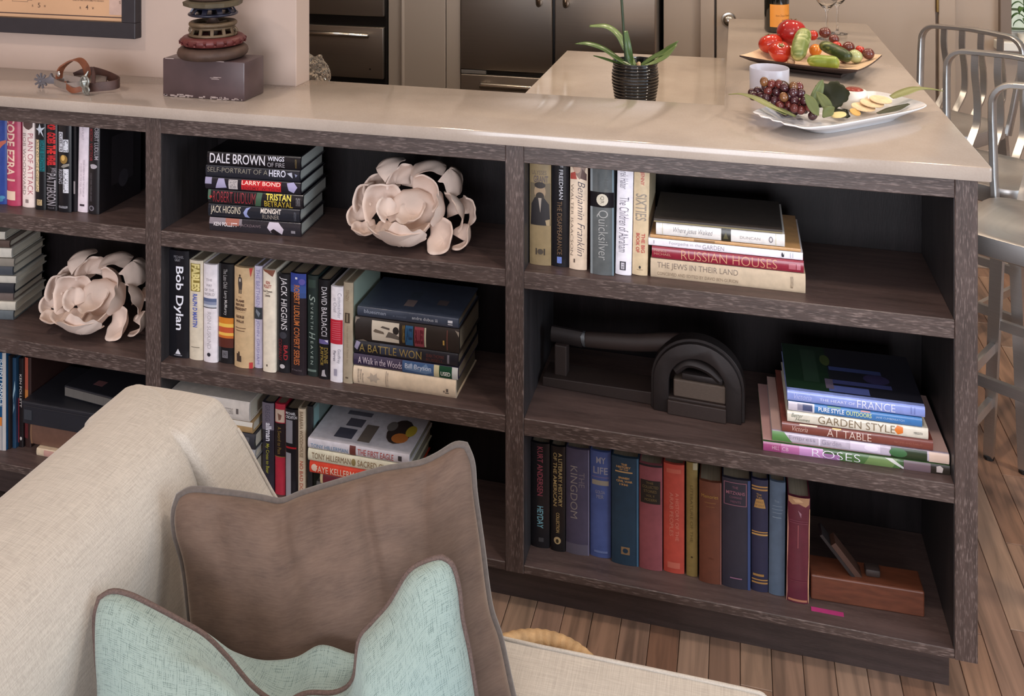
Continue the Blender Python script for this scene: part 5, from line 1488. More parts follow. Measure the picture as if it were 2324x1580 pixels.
def tray_h(x_, y_):
    """Height of the tray's upper surface above the bar top."""
    v_ = Matrix.Rotation(-ang, 3, 'Z') @ Vector((x_ - .208, y_ - .842, 0))
    a_, b_ = v_.x / hw_, v_.y / hd_
    e_ = max(abs(a_), abs(b_))
    return .012 + .022 * max(0, (e_ - .45) / .55) ** 1.7 + .006 * (abs(a_ * b_)) ** 2


def rest(x_, y_, r_):
    """Lowest centre height at which a ball of radius r_ clears the tray."""
    z_ = 0
    for i_ in range(12):
        for q_ in (0, .35, .7, .9):
            h_ = tray_h(x_ + r_ * q_ * cos(i_ * pi / 6), y_ + r_ * q_ * sin(i_ * pi / 6))
            z_ = max(z_, h_ + r_ * sqrt(1 - q_ * q_))
    return TOP + z_ + .0008


RED = M('tomato_red', (184, 48, 30), .18, 0, .18, 9, coat=.4)
REDD = M('tomato_dark', (160, 34, 30), .18, 0, .2, 9, coat=.4)
DUSK = M('dusky_tomato', (100, 52, 44), .2, 0, .25, 12, coat=.4)
ORNG = M('orange_tomato', (226, 132, 40), .2, 0, .1, 12, coat=.4)
GRN = M('pale_green_tomato', (176, 182, 130), .25, 0, .1, 12, coat=.3)
CALY = M('tomato_scar', (120, 110, 62), .7)


def tomato(label, x_, y_, z_, r, mat, lobes=6, amp=.04, sq=.82, tilt=(0, 0, 0), cat='tomato', scar=True, group=None, name='tomato'):
    prof = []
    for i in range(13):
        a = -pi / 2 + pi * i / 12
        rr = r * cos(a)
        zz = r * sq * sin(a) - (r * .13 * max(0, 1 - (cos(a) / .45) ** 2) if a > 0 and cos(a) < .45 else 0)
        prof.append((max(0, rr), zz))
    prof[0] = (0, prof[0][1]); prof[-1] = (0, prof[-1][1])
    t_ = thing(name, label, cat, (x_, y_, z_), tilt, group)
    obj('flesh', lathe(prof, 28, lobes=lobes, lobe_amp=amp), mat, t_, True)
    if scar:
        bm = bmesh.new()
        pts = []
        for k in range(10):
            a = 2 * pi * k / 10
            q = r * (.34 if k % 2 == 0 else .12)
            pts.append((q * cos(a), q * sin(a)))
        zt = prof[-1][1] + .0006
        add_prism(bm, pts, 'z', zt, zt + .0012)
        for v in bm.verts:
            v.co.z += .9 * (v.co.x ** 2 + v.co.y ** 2) / r
        obj('stem_scar', bm, CALY, t_)
    return t_


tomato('big red beefsteak tomato on top of the pile, left on the wooden tray', .160, .935, TZ + .075, .0445, REDD, 7, .025, .94, (-.25, .2, .4))
tomato('red ribbed tomato at the left rear of the wooden tray', .096, .900, rest(.096, .900, .036), .036, RED, 6, .03, .82, (-.2, -.3, 0))
tomato('red tomato in front at the left of the wooden tray, stem end showing', .122, .832, rest(.122, .832, .034), .034, RED, 6, .04, .84, (.55, .1, 0))
small = [
    (.232, 1.0, .02, .017, RED, 'small red tomato behind the upright cucumber on the tray'),
    (.228, .93, .026, .019, ORNG, 'small orange tomato between the cucumbers on the tray'),
    (.260, .995, .026, .0185, DUSK, 'small dusky purple tomato at the back of the tray, just left of centre'),
    (.282, .975, .018, .0155, DUSK, 'small brown-red tomato behind the dark cucumber, right of the dusky purple one'),
    (.294, .940, .022, .0165, RED, 'small bright red tomato behind the dark cucumber on the tray'),
    (.322, .925, .022, .0185, DUSK, 'brown-red tomato near the right end of the tray, behind the pale green one'),
    (.348, .915, .018, .0135, RED, 'small red tomato with dark top near the far right of the tray'),
    (.312, .875, .018, .0135, DUSK, 'little dark tomato tucked beside the dark cucumber tip'),
    (.334, .868, .018, .0205, GRN, 'pale green round tomato at the right end of the tray'),
    (.362, .872, .016, .0175, DUSK, 'brown oval tomato, rightmost on the wooden tray'),
]
sm_ = [[a[0], a[1], a[3]] for a in small]
for _ in range(80):
    for i_ in range(len(sm_)):
        for j_ in range(i_):
            dx_, dy_ = sm_[i_][0] - sm_[j_][0], sm_[i_][1] - sm_[j_][1]
            q_ = sqrt(dx_ * dx_ + dy_ * dy_)
            need = (sm_[i_][2] + sm_[j_][2]) * 1.03
            if q_ < need:
                k_ = .5 * (need - q_) / max(q_, 1e-4)
                sm_[i_][0] += dx_ * k_; sm_[i_][1] += dy_ * k_
                sm_[j_][0] -= dx_ * k_; sm_[j_][1] -= dy_ * k_
for (_, _, dz, r, m_, lb), (x_, y_, _) in zip(small, sm_):
    tomato(lb, x_, y_, rest(x_, y_, r), r, m_, 0, 0, .95, (random.uniform(-.6, .6), random.uniform(-.6, .6), 0), scar=False, group='small tomatoes on the tray')
tomato('tiny beige mushroom cap beside the pale cucumber foot, front of tray', .150, .800, rest(.150, .800, .0115), .0115, M('beige_mushroom', (190, 160, 134), .6), 0, 0, .8, (0, 0, 0), 'mushroom', False, None, 'mushroom')


def cuc_mat(name, c1, c2):
    m = bpy.data.materials.new(name)
    t, n, l, b = nodes_of(m)
    f = noise_tex(t, coords(t, (12, 90, 90)), 1.0, 3)
    g = noise_tex(t, coords(t, (14, 14, 14)), 1.0, 2)
    c = ramp(t, f, [(.42, lin(c1)), (.6, lin(c2))])
    l.new(mix_col(t, ramp(t, g, [(.4, (0, 0, 0, 1)), (.65, (1, 1, 1, 1))]), c, lin(c1)), b.inputs['Base Color'])
    b.inputs['Roughness'].default_value = .4
    return m


CUC1 = cuc_mat('cucumber_pale', (112, 124, 62), (196, 196, 138))
CUC2 = cuc_mat('cucumber_bright', (120, 138, 44), (190, 192, 110))
CUC3 = cuc_mat('cucumber_dark', (46, 60, 26), (128, 132, 72))


def cucumber(label, pts, r, mat):
    p = crom(pts, 7)
    n = len(p)
    o_ = p[n // 2].copy()
    sc = [max(.12, (1 - abs(2 * i / (n - 1) - 1) ** 3.2) ** .5) * (1 + .012 * sin(i * 1.1)) for i in range(n)]
    c_ = obj('cucumber', sweep([q - o_ for q in p], circ(r, 14), scale=sc), mat, None, True, 60)
    c_.location = o_
    return tag(c_, label, 'cucumber', 'cucumbers on the tray')


cucumber('pale green cucumber leaning upright against the big tomato', [(.163, .776, TZ + .024), (.170, .796, TZ + .041), (.179, .824, TZ + .064), (.189, .850, TZ + .083), (.195, .866, TZ + .090)], .0235, CUC1)
cucumber('bright yellow-green cucumber lying along the front of the tray', [(.192, .764, TZ + .0255), (.216, .762, TZ + .0240), (.243, .760, TZ + .0235), (.266, .752, TZ + .025), (.278, .748, TZ + .0265)], .0195, CUC2)
cucumber('dark green cucumber slanting down behind the yellow-green one', [(.236, .880, TZ + .050), (.255, .866, TZ + .048), (.282, .842, TZ + .040), (.304, .818, TZ + .032), (.313, .806, TZ + .029)], .0185, CUC3)
cucumber('short light green cucumber mostly hidden behind the yellow-green one', [(.215, .842, TZ + .017), (.232, .832, TZ + .016), (.252, .820, TZ + .016), (.264, .812, TZ + .017)], .0145, CUC2)

# white platter with fruit and cheese
pt = thing('white_platter', 'rectangular white porcelain platter with scalloped end, nearest on the bar', 'platter', (.233, .267, TOP), (0, 0, radians(43)))
PORC = M('white_porcelain', (236, 236, 240), .08, 0, .02, coat=.6)
hl, hs_ = .212, .094


def sup(a, n=5.0):
    c_, s_ = cos(a), sin(a)
    r_ = (abs(c_) ** n + abs(s_) ** n) ** (-1 / n)
    return r_ * c_, r_ * s_


bm = bmesh.new()
prof = [(0.0, .006), (.62, .006), (.70, .008), (.82, .020), (1.0, .030), (1.012, .0285), (1.0, .0265), (.80, .014), (.66, .003), (.64, 0), (.58, 0), (.56, .003), (0, .003)]
NN = 72
rings = []
for k, z_ in prof:
    if k == 0:
        rings.append([bm.verts.new((0, 0, z_))])
        continue
    ring_ = []
    for i in range(NN):
        x_, y_ = sup(2 * pi * i / NN)
        sc_ = 1 + (.018 * cos(2 * pi * i / NN * 18) if k > .95 and x_ < -.75 else 0)
        ring_.append(bm.verts.new((x_ * hl * k * sc_, y_ * hs_ * k * sc_, z_)))
    rings.append(ring_)
for A, B in zip(rings, rings[1:]):
    for i in range(NN):
        j = (i + 1) % NN
        if len(A) == 1: bm.faces.new((A[0], B[j], B[i]))
        elif len(B) == 1: bm.faces.new((A[i], A[j], B[0]))
        else: bm.faces.new((A[i], A[j], B[j], B[i]))
obj('dish', bm, PORC, pt, True, 45)
PZ = TOP + .0065


def dish_h(x_, y_):
    v_ = Matrix.Rotation(-radians(43), 3, 'Z') @ Vector((x_ - .233, y_ - .267, 0))
    k_ = (abs(v_.x / hl) ** 5 + abs(v_.y / hs_) ** 5) ** .2
    tab = [(0, .006), (.62, .006), (.70, .008), (.82, .020), (1.0, .030), (1.3, .030)]
    for (k0, z0), (k1, z1) in zip(tab, tab[1:]):
        if k_ <= k1:
            return z0 + (z1 - z0) * (k_ - k0) / (k1 - k0)
    return .030


GRAPE = M('red_grape', (96, 40, 36), .18, 0, .3, 30, coat=.5)
GRAPD = M('dark_grape', (62, 28, 34), .18, 0, .3, 30, coat=.5)
GRAPB = M('bronze_grape', (112, 72, 40), .2, 0, .25, 30, coat=.5)
gb = thing('grape_bunch', 'bunch of dark red grapes at the left end of the white platter', 'grapes', (.098, .256, PZ), (0, 0, 0))
gm = []
for m_ in (GRAPE, GRAPD, GRAPB):
    bm = bmesh.new()
    bmesh.ops.create_uvsphere(bm, u_segments=12, v_segments=8, radius=1.0)
    for v in bm.verts: v.co = Vector((v.co.x * .0103, v.co.y * .0103, v.co.z * .0118))
    me = bpy.data.meshes.new('grape'); bm.to_mesh(me); bm.free(); me.materials.append(m_)
    me.polygons.foreach_set('use_smooth', [True] * len(me.polygons))
    gm.append(me)
rg = random.Random(4)
spots_ = []
tries = 0
while len(spots_) < 72 and tries < 6000:
    tries += 1
    a = rg.uniform(0, 2 * pi); q = sqrt(rg.random())
    x_, y_ = .074 * q * cos(a), .040 * q * sin(a)
    h_ = .080 * (1 - (x_ / .092) ** 2 - (y_ / .056) ** 2)
    z_ = .0105 + rg.random() * max(0, h_ - .012)
    p = Vector((x_ * .95 - y_ * .35, x_ * -.35 + y_ * .95, z_))
    fl_ = max(dish_h(.098 + p.x + .008 * cos(i_ * pi / 3), .256 + p.y + .008 * sin(i_ * pi / 3)) for i_ in range(6)) - .0065
    p.z = max(p.z, fl_ + .0145)
    if all((p - s_).length > .0170 for s_ in spots_):
        spots_.append(p)
for p in spots_:
    o = obj('grape', gm[2 if p.z > .045 and rg.random() < .25 else (1 if rg.random() < .45 or p.z < .02 else 0)], None, gb)
    o.location = p
    o.rotation_euler = (rg.uniform(-.8, .8), rg.uniform(-.8, .8), 0)
STEM = M('grape_stem', (98, 72, 50), .7)
obj('stem', sweep(crom([(-.03, .01, .045), (-.012, .01, .07), (.006, .008, .078), (.022, .0, .066), (.03, -.01, .05)], 5), circ(.0016, 6)), STEM, gb, True)
obj('stem', sweep(crom([(-.012, .01, .07), (-.03, .012, .072), (-.036, .01, .066)], 4), circ(.0013, 6)), STEM, gb, True)
o = obj('grape', gm[2], None, gb); o.location = (-.038, .01, .074)
o = obj('grape', gm[0], None, gb); o.location = (.040, .004, .068)

LG = M('olive_leaf', (92, 100, 52), .5, 0, .15, 20)
LGD = M('dark_leaf', (50, 54, 30), .5, 0, .15, 20)
LGP = M('pale_leaf', (134, 136, 84), .5, 0, .15, 20)


def leaf(label, path, widths, mat, fold=.3, up=(0, 0, 1), origin=None):
    o_ = Vector(path[len(path) // 2])
    l_ = obj('leaf', blade([tuple(Vector(p) - o_) for p in path], widths, fold, up), mat, None, True)
    l_.location = o_
    return tag(l_, label, 'leaf', 'garnish leaves on the platter')


leaf('long green leaf sticking out over the left tip of the platter', [(.105, .176, PZ + .022), (.072, .196, PZ + .032), (.036, .228, PZ + .042), (.005, .262, PZ + .042), (-.022, .282, PZ + .036)], [.012, .024, .024, .014, .002], LGP)
leaf('second green leaf lying below the long one, left of the grapes', [(.125, .180, PZ + .018), (.095, .190, PZ + .026), (.062, .206, PZ + .033)], [.012, .024, .008], LG)
leaf('upright folded green leaf between grapes and dark leaf', [(.165, .262, PZ + .012), (.172, .268, PZ + .040), (.186, .28, PZ + .070), (.193, .286, PZ + .082)], [.010, .028, .018, .002], LG, .5, (.5, -1, .3))
leaf('broad green leaf draped in a V right of the grapes', [(.148, .216, PZ + .062), (.158, .208, PZ + .048), (.168, .200, PZ + .030), (.176, .196, PZ + .020)], [.004, .024, .022, .003], LG, .35, (.3, -1, .6))
leaf('twisted green leaf lying in front of the upright one', [(.176, .256, PZ + .060), (.186, .246, PZ + .048), (.198, .236, PZ + .030), (.203, .230, PZ + .012)], [.003, .022, .024, .003], LG, .35, (.3, -1, .6))
leaf('small green leaf at the front edge of the platter beside the twisted one', [(.186, .206, PZ + .014), (.198, .214, PZ + .026), (.212, .226, PZ + .034)], [.004, .024, .004], LG, .3, (.2, -1, .7))


def lobed(label, c, n_, u_, R_, mat, seed=0, lob=5):
    c, n_, u_ = Vector(c), Vector(n_).normalized(), Vector(u_)
    u_ = (u_ - n_ * u_.dot(n_)).normalized()
    r_ = u_.cross(n_)
    bm = bmesh.new()
    rings = []
    for k in (0.02, .4, .75, 1.0):
        ring_ = []
        for i in range(40):
            a = 2 * pi * i / 40
            q = R_ * k * (1 + (.07 * cos(lob * a + seed) + .05 * cos(13 * a + seed) + .12 * cos(2 * a)) * k)
            ring_.append(bm.verts.new(r_ * (q * cos(a)) + u_ * (q * sin(a)) + n_ * (.12 * R_ * sin(3 * a + seed) * k * k)))
        rings.append(ring_)
    for A, B in zip(rings, rings[1:]):
        for i in range(40):
            j = (i + 1) % 40
            bm.faces.new((A[i], A[j], B[j], B[i]))
    bm.faces.new(rings[0])
    g = bmesh.ops.solidify(bm, geom=bm.faces[:], thickness=.001)
    l_ = obj('leaf', bm, mat, None, True)
    l_.location = c
    return tag(l_, label, 'leaf', 'garnish leaves on the platter')


lobed('dark lobed leaf standing upright in front of the cheese', (.212, .300, PZ + .044), (-.3, -1, .5), (-.3, .1, 1), .036, LGD, 1)
lobed('dark lobed leaf low at the centre of the platter', (.228, .262, PZ + .012), (-.1, -.3, 1), (.6, .2, .2), .022, LGD, 3)
leaf('pale green leaf with long tip reaching over the right end of the platter', [(.358, .362, PZ + .030), (.385, .380, PZ + .036), (.418, .402, PZ + .044), (.455, .425, PZ + .042), (.485, .445, PZ + .036)], [.022, .036, .03, .016, .003], LGP, .35)
leaf('dark green leaf under the crackers at the right end', [(.312, .272, PZ + .014), (.350, .306, PZ + .016), (.390, .342, PZ + .024)], [.010, .028, .006], LGD, .2)

ch = thing('soft_cheese', 'small white cheese round with red jam on top, back of the white platter', 'cheese', (.2700, .3545, PZ + .0035))
obj('round', lathe([(0, 0), (.029, 0), (.032, .004), (.030, .036), (.027, .043), (.020, .044), (0, .042)], 36, lobes=5, lobe_amp=.012), M('cheese_white', (236, 228, 214), .6, 0, .05), ch, True, 60)
obj('jam', lathe([(0, .048), (.016, .0475), (.0215, .0445), (.0205, .042)], 28), M('red_jam', (146, 50, 34), .25, 0, .1), ch, True)
CRK = M('cracker', (226, 196, 154), .8, 0, .15, 60, bmp=.3)


def cracker(label, x_, y_, z_, rx, ry, tilt, mat=CRK, seed=0):
    bm = bmesh.new()
    pts = []
    for i in range(28):
        a = 2 * pi * i / 28
        k = 1 + .05 * noise.noise(Vector((cos(a) * 2, sin(a) * 2, seed)))
        pts.append((rx * k * cos(a), ry * k * sin(a)))
    c_ = obj('cracker', prism(pts, 'z', -.0016, .0016, .0008, 1), mat, None)
    c_.location = (x_, y_, z_); c_.rotation_euler = tilt
    return tag(c_, label, 'cracker', 'crackers on the platter')


cracker('front wheat cracker of the overlapping row on the platter', .284, .300, PZ + .020, .034, .020, (.30, .1, .7), seed=1)
cracker('middle wheat cracker of the overlapping row on the platter', .306, .320, PZ + .0255, .034, .020, (.30, .1, .72), seed=2)
cracker('rear wheat cracker of the overlapping row on the platter', .328, .341, PZ + .030, .033, .019, (.30, .1, .74), seed=3)
cracker('small golden chip standing in front of the cracker row', .262, .268, PZ + .015, .015, .010, (.7, .2, .6), M('golden_chip', (216, 168, 92), .6), 4)
cracker('pale yellow cheese slice at the front rim of the platter', .222, .228, PZ + .0165, .020, .012, (.2, -.1, .6), M('yellow_cheese', (226, 204, 142), .6), 5)

# ------------------------------------------------------------------ kitchen appliances and cabinets
def steel(name, col, rough=.28):
    m = bpy.data.materials.new(name)
    t, n, l, b = nodes_of(m)
    f = noise_tex(t, coords(t, (2, 2, 700)), 1.0, 2)
    c = lin(col)
    l.new(ramp(t, f, [(.3, tuple(x * .92 for x in c[:3]) + (1,)), (.7, c)]), b.inputs['Base Color'])
    b.inputs['Metallic'].default_value = 1.0
    b.inputs['Roughness'].default_value = rough
    b.inputs['Anisotropic'].default_value = .4
    return m


STL = steel('brushed_steel', (176, 166, 156), .42)
STLB = steel('bright_steel', (200, 192, 182), .2)
BLKP = M('black_trim', (20, 18, 18), .4, 0, .05)
fr = thing('refrigerator', 'stainless steel french-door refrigerator at the back of the kitchen', 'refrigerator', (0, 0, 0))
FX0, FX1, FM, FY = -1.236, -.348, -.801, 1.985
obj('body', box(FX0 + .004, FX1 - .004, FY + .05, YB - .005, .012, 1.79, .003), M('fridge_side', (92, 86, 82), .5), fr)
for a, b_ in ((FX0, FM - .006), (FM + .006, FX1)):
    dr = obj('door', box(a, b_, FY, FY + .049, .760, 1.79, .006, 3), STL, fr, True, 40)
    hx = b_ - .055 if a < -1 else a + .055
    obj('handle', sweep(crom([(hx, FY - .002, 1.08), (hx, FY - .045, 1.10), (hx, FY - .05, 1.4), (hx, FY - .045, 1.70), (hx, FY - .002, 1.72)], 5), circ(.011, 12), up=(1, 0, 0)), STLB, dr, True)
fd = obj('freezer_drawer', box(FX0, FX1, FY, FY + .049, .06, .738, .006, 3), STL, fr, True, 40)
obj('drawer_handle', sweep(crom([(FX0 + .115, FY - .004, .700), (FX0 + .118, FY - .048, .702), (FX0 + .14, FY - .055, .703), (FM, FY - .06, .703), (FX1 - .14, FY - .055, .703), (FX1 - .118, FY - .048, .702), (FX1 - .115, FY - .004, .700)], 5), circ(.015, 14)), STLB, fd, True)
obj('door_gap', box(FX0 + .004, FX1 - .004, FY + .02, FY + .05, .736, .762), BLKP, fr)
obj('door_gap', box(FM - .0065, FM + .0065, FY + .02, FY + .05, .76, 1.79), BLKP, fr)
obj('hinge_cap', box(FX0 + .002, FX0 + .12, FY + .002, FY + .03, .7405, .758, .002), M('grey_plastic', (110, 106, 104), .5), fr)
obj('toe_grille', box(FX0 + .01, FX1 - .01, FY + .03, FY + .05, 0.0, .055), BLKP, fr)
# paper towel / cloth hanging on the left fridge handle
tw = obj('tea_towel', sweep(crom([(-.945, FY - .012, 1.3), (-.95, FY - .014, 1.2), (-.955, FY - .013, 1.085)], 4), rect(.004, .20), up=(1, 0, 0)), M('white_cloth', (218, 208, 198), .9, 0, .05), None)
bpy.data.objects.remove(tw)

# tall cupboard next to the fridge
CAB = PAINT_C
pc = thing('tall_cabinet', 'tall greige painted cupboard between the oven stack and the refrigerator', 'cabinet', (0, 0, 0))
obj('carcass', box(-1.594, -1.240, 2.012, YB - .005, 0, 2.3), CAB, pc)
obj('stile', box(-1.594, -1.533, 1.994, 2.0115, 0, 2.3, .0015), CAB, pc)
pd = obj('door', box(-1.529, -1.312, 1.990, 2.0115, .05, 2.28, .002), CAB, pc)
obj('door_moulding', prism([(-1.529, 1.9895), (-1.529, 1.984), (-1.522, 1.981), (-1.515, 1.984), (-1.512, 1.9895)], 'z', .06, 2.27), CAB, pd)
obj('filler_strip', box(-1.3085, -1.2405, 1.996, 2.0115, 0, 2.3, .0015), CAB, pc)

# oven stack with warming drawer
ov = thing('oven_cabinet', 'built-in stainless oven stack with a warming drawer behind the wall end', 'oven', (0, 0, 0))
obj('carcass', box(-2.45, -1.598, 2.02, YB - .005, 0, 2.3), CAB, ov)
obj('side_stile', box(-1.6085, -1.598, 1.992, 2.0195, 0, 2.3), BLKP, ov)
od = obj('oven_door', box(-2.36, -1.610, 1.975, 2.0195, .986, 1.55, .005, 3), STL, ov, True, 40)
obj('oven_window', box(-2.2, -1.75, 1.972, 1.9745, 1.15, 1.45, .001), BLKP, od)
obj('oven_handle', sweep([(-2.3, 1.93, 1.5), (-1.66, 1.93, 1.5)], circ(.012, 12)), STLB, od, True)
obj('vent_gap', box(-2.36, -1.609, 2.0, 2.0195, .936, .9855), BLKP, ov)
wd_ = obj('warming_drawer', box(-2.36, -1.614, 1.978, 2.0195, .692, .935, .004, 3), STL, ov, True, 40)
obj('drawer_handle', sweep([(-2.3, 1.944, .900), (-1.675, 1.944, .900)], circ(.0125, 14)), STLB, wd_, True)
for xx in (-2.27, -1.70):
    obj('handle_post', sweep([(xx, 1.977, .900), (xx, 1.945, .900)], circ(.008, 10), up=(1, 0, 0)), STLB, wd_, True)
obj('indicator', lathe([(0, .001), (.004, .001), (.004, 0)], 12), BLKP, wd_).matrix_world = Matrix.Translation((-1.68, 1.9779, .737)) @ Matrix.Rotation(radians(90), 4, 'X')
obj('lower_gap', box(-2.36, -1.61, 2.0, 2.0195, .66, .691), BLKP, ov)
obj('lower_drawer', box(-2.36, -1.61, 1.99, 2.0195, .1, .659, .003), CAB, ov)

# ------------------------------------------------------------------ aluminium bar stools
ALU = steel('brushed_aluminium', (206, 203, 200), .36)


def make_stool():
    st = thing('bar_stool', '', 'bar stool', (0, 0, 0), (0, 0, 0), 'aluminium bar stools')
    # seat: dished square pan with a deep apron
    bm = bmesh.new()
    NN_ = 48
    rings_ = []
    for k, z_ in ((0, .742), (.4, .745), (.75, .753), (.93, .7595), (.985, .757), (1.0, .749), (1.0, .712), (.97, .708), (.955, .712), (.955, .735), (0, .735)):
        if k == 0:
            rings_.append([bm.verts.new((0, 0, z_))]); continue
        rr = []
        for i in range(NN_):
            x_, y_ = sup(2 * pi * i / NN_, 5.5)
            rr.append(bm.verts.new((x_ * .182 * k, y_ * .172 * k, z_)))
        rings_.append(rr)
    for A, B in zip(rings_, rings_[1:]):
        for i in range(NN_):
            j = (i + 1) % NN_
            if len(A) == 1: bm.faces.new((A[0], B[j], B[i]))
            elif len(B) == 1: bm.faces.new((A[i], A[j], B[0]))
            else: bm.faces.new((A[i], A[j], B[j], B[i]))
    obj('seat', bm, ALU, st, True, 40)
    # back frame: flat bar bent up, over and down
    pts = [(-.168, .160, .715), (-.178, .175, .80), (-.192, .205, .95)]
    for i in range(7):
        a = pi * (1 - i / 6 * .5)
        pts.append((-.137 + .058 * cos(a), .214 + .008 * i / 6, 1.0 + .058 * sin(a)))
    pts += [(-.07, .226, 1.062), (0, .230, 1.064), (.07, .226, 1.062)]
    for i in range(7):
        a = pi * .5 * (1 - i / 6)
        pts.append((.137 + .058 * cos(a), .222 - .008 * i / 6, 1.0 + .058 * sin(a)))
    pts += [(.192, .205, .95), (.178, .175, .80), (.168, .160, .715)]
    bm = bmesh.new()
    P_ = [Vector(p) for p in pts]
    n_ = len(P_)
    rg_ = []
    for i, p in enumerate(P_):
        tg = (P_[min(i + 1, n_ - 1)] - P_[max(i - 1, 0)]).normalized()
        nn = Vector((0, 1, 0)); nn = (nn - tg * nn.dot(tg)).normalized()
        sd_ = tg.cross(nn)
        rg_.append([bm.verts.new(p + sd_ * a * .0085 + nn * b_ * .016) for a, b_ in ((-1, -.7), (-.6, -1), (.6, -1), (1, -.7), (1, .7), (.6, 1), (-.6, 1), (-1, .7))])
    for A, B in zip(rg_, rg_[1:]):
        for i in range(8):
            j = (i + 1) % 8
            bm.faces.new((A[i], A[j], B[j], B[i]))
    bm.faces.new(rg_[0][::-1]); bm.faces.new(rg_[-1])
    obj('back_frame', bm, ALU, st, True, 50)
    for x_ in (-.108, -.036, .036, .108):
        p = crom([(x_, .160, .720), (x_, .182, .76), (x_, .236, .82), (x_, .242, .90), (x_, .224, .99), (x_, .226, 1.058)], 6)
        obj('slat', sweep(p, rect(.023, .007), up=(0, 1, .01)), ALU, st, True, 40)
    for sx in (-1, 1):
        for sy in (-1, 1):
            bm = bmesh.new()
            add_sweep(bm, [(sx * .155, sy * .146, .722), (sx * .170, sy * .162, .45), (sx * .196, sy * .190, .008)], rect(.032, .022), up=(0, 1, 0), scale=[1, .95, .8])
            lg = obj('leg', bm, ALU, st, True, 40)
            obj('foot_pad', lathe([(0, 0), (.014, 0), (.014, .008), (0, .008)], 12, (sx * .196, sy * .190, 0)), BLKP, lg)

    def leg_at(sx, sy, z_):
        if z_ > .45:
            t_ = (.722 - z_) / (.722 - .45); return Vector((sx * (.155 + .015 * t_), sy * (.146 + .016 * t_), z_))
        t_ = (.45 - z_) / .442; return Vector((sx * (.170 + .026 * t_), sy * (.162 + .028 * t_), z_))
    for (a, b_, z_) in (((-1, -1), (1, -1), .40), ((-1, 1), (1, 1), .40), ((-1, -1), (-1, 1), .33), ((1, -1), (1, 1), .33), ((-1, -1), (-1, 1), .17), ((1, -1), (1, 1), .17)):
        obj('stretcher', sweep([leg_at(*a, z_), leg_at(*b_, z_)], rect(.014, .026)), ALU, st, True, 40)
    return st


stool = make_stool()
for i, ((lx, ly), ang_, lb) in enumerate((((.6975, .8576), 32, 'brushed aluminium bar stool nearest the camera, its seat beside the end of the bookcase'),
                                          ((.682, 1.352), 36, 'brushed aluminium bar stool in the middle of the row of three along the bar'),
                                          ((.700, 1.885), 42, 'brushed aluminium bar stool farthest back along the bar, near the door'))):
    s_ = stool if i == 0 else copy_tree(stool)
    a = radians(-ang_)
    v = Matrix.Rotation(a, 3, 'Z') @ Vector((-.192, .205, 0))
    s_.location = (lx - v.x, ly - v.y, 0.0005)
    s_.rotation_euler = (0, 0, a)
    s_['label'] = lb

# houseplant standing on the window sill, a few leaves in view
hpn = thing('windowsill_plant', 'green leafy plant in the far right kitchen window', 'plant', (1.152, 2.185, .9622))
obj('pot', lathe([(0, 0), (.022, 0), (.026, .03), (.024, .03), (.021, .01), (0, .01)], 24), M('glazed_pot', (214, 210, 200), .3), hpn, True, 50)
obj('stem', sweep(crom([(0, 0, .01), (.004, 0, .09), (-.004, .0, .19)], 5), circ(.003, 6), up=(0, 1, 0)), M('green_stem', (72, 96, 52), .5), hpn, True)
VL = M('window_leaf', (78, 112, 60), .45, 0, .15, 20)
for k in range(12):
    a = k * 2.4
    z0 = .060 + .0095 * k
    q = .042
    obj('leaf', blade([(0, 0, z0), (q * .5 * cos(a), q * .25 * sin(a), z0 + .014), (q * cos(a), q * .45 * sin(a), z0 + .004), (q * 1.25 * cos(a), q * .5 * sin(a), z0 - .014)], [.006, .024, .022, .002]), VL, hpn, True)

# ------------------------------------------------------------------ basket behind the sofa
WICK = M('wicker', (196, 158, 112), .7, 0, .2, 60, bmp=.3)
bk = thing('wicker_basket', 'round wicker basket with rope-wrapped rim standing behind the sofa arm', 'basket', (-.325, -.497, 0.0005))
obj('wall', lathe([(0, .004), (.09, .0), (.10, .01), (.118, .15), (.122, .285), (.116, .285), (.112, .15), (.094, .014), (0, .012)], 48), WICK, bk, True, 50)
bm = bmesh.new()
nR, nr = 240, 12
rr = []
for i in range(nR):
    a = 2 * pi * i / nR
    ring_ = []
    for j in range(nr):
        b_ = 2 * pi * j / nr
        r_ = .0125 * (1 + .10 * abs(sin(.5 * (52 * a + b_))) - .05)
        R_ = .120 + r_ * cos(b_)
        ring_.append(bm.verts.new((R_ * cos(a), R_ * sin(a), .292 + r_ * sin(b_))))
    rr.append(ring_)
for i in range(nR):
    for j in range(nr):
        bm.faces.new((rr[i][j], rr[(i + 1) % nR][j], rr[(i + 1) % nR][(j + 1) % nr], rr[i][(j + 1) % nr]))
obj('wrapped_rim', bm, WICK, bk, True)

# ------------------------------------------------------------------ sofa
def linen(name, col, dark, scale=1.0, kind='Object', weave=0.25, rough=.9, sheen=.2):
    m = bpy.data.materials.new(name)
    t, n, l, b = nodes_of(m)
    k = 900 * scale
    v1 = noise_tex(t, coords(t, (k, 28 * scale, k), kind), 1.0, 2)
    v2 = noise_tex(t, coords(t, (28 * scale, k, k * .3), kind), 1.0, 2)
    a = n.new('ShaderNodeMath'); a.operation = 'ADD'
    l.new(v1, a.inputs[0]); l.new(v2, a.inputs[1])
    h = n.new('ShaderNodeMath'); h.operation = 'MULTIPLY'; h.inputs[1].default_value = .5
    l.new(a.outputs[0], h.inputs[0])
    l.new(ramp(t, h.outputs[0], [(.36, lin(dark)), (.62, lin(col))]), b.inputs['Base Color'])
    b.inputs['Roughness'].default_value = rough
    b.inputs['Sheen Weight'].default_value = sheen
    bump(t, b, h.outputs[0], weave, .0012)
    return m


